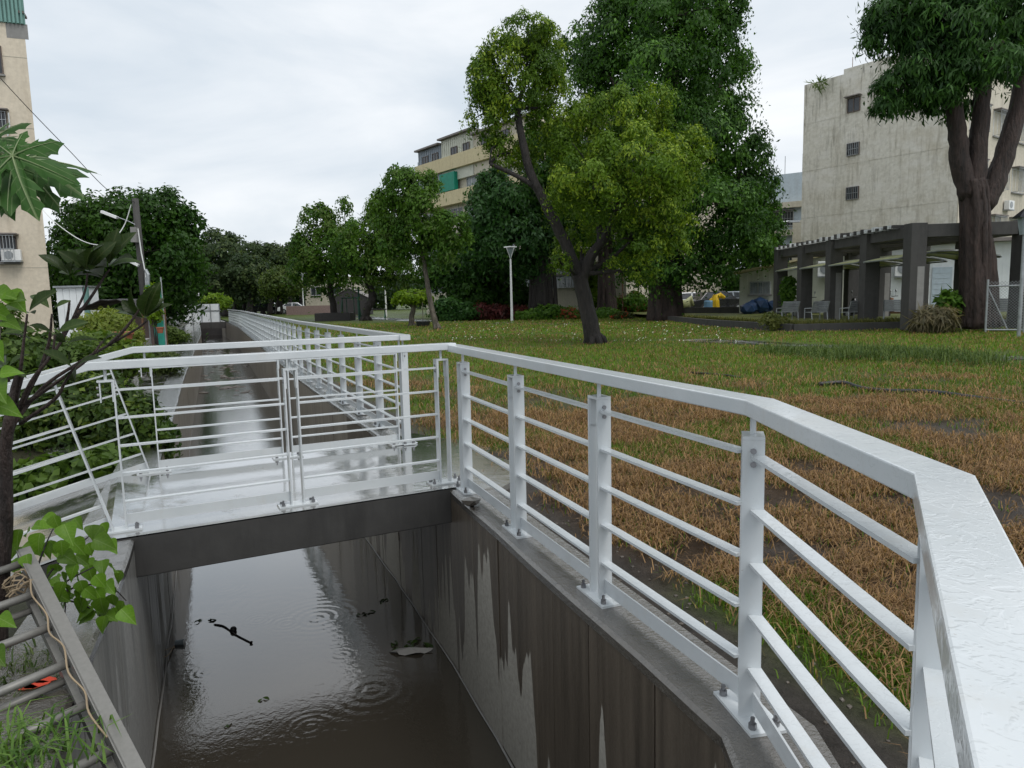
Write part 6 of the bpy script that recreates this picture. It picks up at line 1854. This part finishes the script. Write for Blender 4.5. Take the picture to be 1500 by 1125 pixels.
# bright young leaves at the very left
yl = thing('leafy_stem', 'light green broad leaves on a stem at the extreme left, above the ladder', 'plant', tuple(at(-12, 700, 2.5)))
q = MB(); limb(q, [at(-12, 700, 2.5), at(-8, 600, 2.5), at(-4, 520, 2.5), at(0, 450, 2.5)], .014, .006, 6, 4); q.build('stem', M['bark3'], yl)
for (px, py, s_) in [(0, 430, .1), (18, 428, .1), (10, 470, .09), (-4, 500, .09), (0, 560, .12), (-6, 590, .12), (8, 548, .08), (30, 440, .08), (-8, 455, .1), (5, 905, .09), (-2, 950, .1)]:
    leaf_obj(yl, ME_MUL, M['mulb'], at(px - 8, py, 2.45), (rr.uniform(.3, 1), rr.uniform(-.6, .2), rr.uniform(-.6, .2)), (rr.uniform(-.4, .4), -.7, .8), s_ * .85)
# papaya: lobed leaves on long stalks
def papaya_outline(seed):
    r0 = random.Random(seed); pts = []
    lobes = [(-150, .5), (-100, .72), (-52, .9), (0, 1.0), (52, .9), (100, .72), (150, .5)]
    for k, (a, L) in enumerate(lobes):
        a = R(a + r0.uniform(-4, 4))
        dx, dy = math.cos(a), math.sin(a); nx, ny = -dy, dx
        prof = [(.24, .08), (.36, .085), (.46, .155), (.6, .22), (.57, .13), (.68, .105), (.8, .155), (.86, .09), (1.0, 0)]
        right = [(dx * t * L - nx * w * L, dy * t * L - ny * w * L) for t, w in prof[:-1]]
        left = [(dx * t * L + nx * w * L, dy * t * L + ny * w * L) for t, w in prof[:-1]][::-1]
        pts += right + [(dx * L, dy * L)] + left
    pts.append((-.1, 0))
    return pts
def papaya_mesh(seed):
    o = papaya_outline(seed); v2 = [Vector((x, y, 0)) for x, y in o]
    tri = tessellate_polygon([v2])
    bm = bmesh.new(); bv = [bm.verts.new(v) for v in v2]
    for t in tri:
        try: bm.faces.new([bv[i] for i in t])
        except Exception: pass
    bmesh.ops.subdivide_edges(bm, edges=bm.edges[:], cuts=1, use_grid_fill=False)
    for v in bm.verts:
        r_ = math.hypot(v.co.x, v.co.y); an = math.atan2(v.co.y, v.co.x)
        v.co.z = -.38 * r_ * r_ + .05 * math.cos(an * 7) * r_ + .1 * r_ * math.sin(an * 2.3 + seed)
    me = bpy.data.meshes.new('leaf'); bm.to_mesh(me); bm.free()
    me.polygons.foreach_set('use_smooth', [True] * len(me.polygons)); me.update()
    q = MB()
    for a in (-150, -100, -52, 0, 52, 100, 150):
        L = {150: .45, 100: .66, 52: .84, 0: .94}[abs(a)]
        P = []
        for k in range(7):
            r_ = L * k / 6; an = R(a); P.append((r_ * math.cos(an), r_ * math.sin(an), -.38 * r_ * r_ + .05 * math.cos(an * 7) * r_ + .1 * r_ * math.sin(an * 2.3 + seed) + .004))
        q.tube(P, [.012 * (1 - k / 8) for k in range(7)], 4)
    return me, q.mesh('vein')
M['vein'] = simple('pale leaf vein', (.2, .26, .12), .5)
pp = thing('papaya_plant', 'papaya with big lobed leaves reaching in from the upper left edge', 'plant', tuple(at(-160, 900, 4.3)))
q = MB(); limb(q, [at(-160, 900, 4.3), at(-150, 500, 4.3), at(-140, 230, 4.3)], .06, .045, 10, 5); q.build('stem', M['bark3'], pp)
pap = [((22, 235), (165, 275), 4.1, .66, 1, (0, -.42, .9)), ((30, 240), (120, 330), 4.3, .52, 2, (.1, -.7, .6)), ((18, 228), (45, 330), 3.9, .5, 3, (.2, -1, .15)), ((-10, 205), (25, 190), 4.2, .34, 4, (0, -.8, .5)), ((-25, 230), (-5, 300), 4.0, .5, 5, (.3, -1, .2))]
for (c, tip_, Y, size, sd_, upv) in pap:
    a = at(*c, Y); b = at(*tip_, Y - .15)
    me, vm = papaya_mesh(sd_)
    lo_ = leaf_obj(pp, me, M['pap'], a, b - a, upv, size * .7)
    vo = bpy.data.objects.new('vein', vm); vm.materials.append(M['vein']); C.objects.link(vo); vo.parent = lo_
    q = MB(); limb(q, [at(-140, 232, 4.3), at(-60, 205, 4.25) if c[0] > 0 else at(-80, 215, 4.2), a], .014, .008, 6, 4); q.build('leaf_stalk', M['vein'], pp)
# grass tuft in the bottom left corner
n = 260
gx = gp(8, 1120, -.02)
xx = gx.x + rng.normal(0, .12, n); yy = gx.y + rng.normal(0, .09, n)
r = rng.random((n, 1))
V, F, Cl = blades(xx, yy, np.full(n, gx.z - .02), rng.uniform(.1, .27, n), np.full(n, .005), rng.uniform(.4, .95, n), np.array([.035, .09, .012]) * (1 - r) + np.array([.14, .24, .05]) * r)
gt = thing('grass_tuft', 'long bright green grass tuft in the bottom left corner', 'plant', (gx.x, gx.y, gx.z - .02)); tag(np_mesh('blades', V, F, Cl, M['grass'], gt), kind='stuff')
n = 260
gx = gp(15, 1000, -.03); xx = gx.x + rng.normal(0, .09, n); yy = gx.y + rng.normal(0, .12, n); r = rng.random((n, 1))
V, F, Cl = blades(xx, yy, np.full(n, -.05), rng.uniform(.06, .2, n), np.full(n, .004), rng.uniform(.4, .95, n), np.array([.035, .07, .015]) * (1 - r) + np.array([.14, .18, .06]) * r)
gt = thing('grass_tuft', 'thin weedy grass growing between the ladder rungs', 'plant', (gx.x, gx.y, -.05)); tag(np_mesh('blades', V, F, Cl, M['grass'], gt), kind='stuff')

M['stone'] = simple('wet dark stone', (.09, .075, .06), .45, 0, .4, 9)
# distant belt of woods closing the view
bl_ = []
for k in range(46):
    px = 180 + k * 21 + random.uniform(-6, 6); Yk = 118 + random.uniform(-6, 12)
    bl_.append(blob(px, 428 + random.uniform(-8, 8) - .0236 * (px - 400), Yk, 20, 20, 0, 1))
V, F, Cl = leaf_cloud(bl_, 26000, .8, .3, (.012, .03, .012), (.04, .07, .025), .3, 10, .28, .2, None, 77)
tag(np_mesh('distant_woods', V, F, Cl, M['leaf']), 'dark far-off woods behind the park and street', 'woods', kind='stuff')
# ================================================================== SMALL THINGS IN AND BY THE CHANNEL
WZ = -1.398
st = thing('stick', 'dark curved stick floating in the water near the ripples', 'stick', tuple(gp(341, 928, WZ)))
q = MB(); q.tube(spline([gp(313, 915, WZ) + UP * .004, gp(328, 918, WZ) + UP * .005, gp(345, 930, WZ) + UP * .004, gp(368, 942, WZ) + UP * .003], 5), [.003] + [.006] * 14 + [.005], 6)
q.build('wood', M['bark'], st); q = MB(); q.ico(gp(368, 942, WZ) + UP * .006, .014, 3); q.build('knot', M['bark'], st)
bo = thing('ball', 'small black ball floating against the stick', 'ball', tuple(gp(342, 923, WZ)))
q = MB(); c = gp(342, 924, WZ) + UP * .012
bm = bmesh.new(); bmesh.ops.create_uvsphere(bm, u_segments=16, v_segments=10, radius=.028)
q.add([v.co + c for v in bm.verts], [tuple(v.index for v in f.verts) for f in bm.faces]); bm.free(); q.build('skin', M['black'], bo, smooth=True)
def litter(label, px, py, r, n, cols, seed, name='leaf_litter'):
    c = gp(px, py, WZ); t = thing(name, label, 'litter', tuple(c)); r0 = random.Random(seed)
    for k in range(n):
        p = c + Vector((r0.gauss(0, r * .5), r0.gauss(0, r * .5), r0.uniform(.001, .006)))
        leaf_obj(t, ME_LOQ, cols[k % len(cols)], p, (r0.uniform(-1, 1), r0.uniform(-1, 1), r0.uniform(.0, .15)), (r0.uniform(-.3, .3), r0.uniform(-.3, .3), 1), r0.uniform(.06, .14) * (1 if n > 10 else .55))
    return t
M['dryleaf'] = m_leafnear('wet dead leaf', (.12, .085, .06), (.24, .18, .13), (.25, .2, .15), .4, .1)
t = litter('clump of dead leaves and a torn pale rag floating by the right wall', 600, 945, .14, 14, [M['dryleaf']], 1)
q = MB(); c = gp(602, 956, WZ)
vs = [(c.x + .16 * math.cos(a) * (1 + .25 * math.sin(3 * a)), c.y + .05 * math.sin(a), WZ + .012 + .012 * math.sin(4 * a)) for a in [j * .4488 for j in range(14)]]
q.add(vs + [(c.x, c.y, WZ + .045)], [(i, (i + 1) % 14, 14) for i in range(14)]); q.build('rag', M['conc_mid'], t)
litter('few small dead leaves floating near the left wall', 300, 908, .06, 5, [M['dryleaf'], M['loqb']], 2)
litter('small dark leaf clump floating right of the ripples', 536, 902, .05, 5, [M['dryleaf']], 3)
litter('two dead leaves drifting at the foot of the right wall', 563, 880, .06, 4, [M['dryleaf']], 4)
litter('tiny curled leaf alone in the near water', 385, 1022, .02, 2, [M['loqb']], 6)
litter('dark leaf sliver in the near water', 335, 1066, .02, 2, [M['dryleaf']], 7)
cu = thing('cup', 'crushed clear plastic cup floating beside the left wall', 'cup', tuple(gp(263, 944, WZ)))
c = gp(263, 944, WZ); q = MB(); q.tube([c + Vector((-.035, 0, .014)), c + Vector((.035, .01, .014))], [.02, .026], 10); q.build('wall', M['pane_lt'], cu); q = MB(); q.tube([c + Vector((.035, .01, .014)), c + Vector((.04, .011, .014))], .03, 10); q.build('rim', M['frame'], cu)
wp_ = thing('wire', 'bent thin wire sticking out of the left wall into the water', 'wire', tuple(gp(210, 995, WZ)))
q = MB(); q.tube(spline([gp(208, 996, WZ) + UP * .12, gp(225, 980, WZ) + UP * .08, gp(245, 966, WZ) + UP * .03, gp(255, 946, WZ)], 5), .004, 5); q.build('strand', M['rope'], wp_)
q = MB(); q.tube(spline([gp(209, 998, WZ) + UP * .11, gp(228, 976, WZ) + UP * .1, gp(256, 948, WZ)], 5), .003, 5); q.build('strand', M['rope'], wp_)
# stones in the shallow far bed
mb = MB()
for k in range(110):
    y = 22 + 26 * random.random(); xl, xr = poly_x(LW, y), poly_x(RW, y)
    mb.ico((xl + .15 + (xr - xl - .3) * random.random(), y, -1.41), random.uniform(.05, .16), k, .25, (1.2, 1, .4))
tag(mb.build('stones', M['stone']), 'brown stones breaking the shallow water in the far channel', 'stones', kind='stuff')
# black irrigation hose on the lawn
hp = [(1200, 567), (1235, 566), (1262, 572), (1300, 577), (1360, 580), (1420, 586), (1480, 594), (1540, 602)]
ho = thing('hose', 'flat black hose lying across the lawn at the right', 'hose', tuple(gp(1350, 580)))
q = MB(); q.tube(spline([gp(a, b) + UP * (.045 + .012 * math.sin(i * 2)) for i, (a, b) in enumerate(hp)], 6), .03, 8); q.build('pipe', M['black'], ho, smooth=True)
hp = [(1010, 548), (1060, 552), (1085, 556)]
q = MB(); q.tube(spline([gp(a, b) + UP * .03 for a, b in hp], 5), .02, 6); tag(q.build('hose', M['black'], smooth=True), 'short black hose end half hidden behind the near handrail', 'hose')
# broken concrete lump at the corner post
c = gp(690, 735, .03)
q = MB(); q.ico(c + UP * .0, .07, 4, .3, (1.1, .9, .6)); tag(q.build('concrete_lump', M['cap']), 'rough lump of mortar under the first post of the lawn railing', 'lump')
# loose pebbles in the mud strip
mb = MB()
for k in range(260):
    y = random.uniform(1.6, 6); x = poly_x(RW, y) + .36 + random.random() * .5
    mb.ico((x, y, float(ground_z(np.array([x]), np.array([y]))[0]) + .002), random.uniform(.003, .011), k, .3, (1, 1, .6))
tag(mb.build('pebbles', M['stone']), 'pebbles and clods in the muddy strip behind the railing', 'pebbles', kind='stuff')
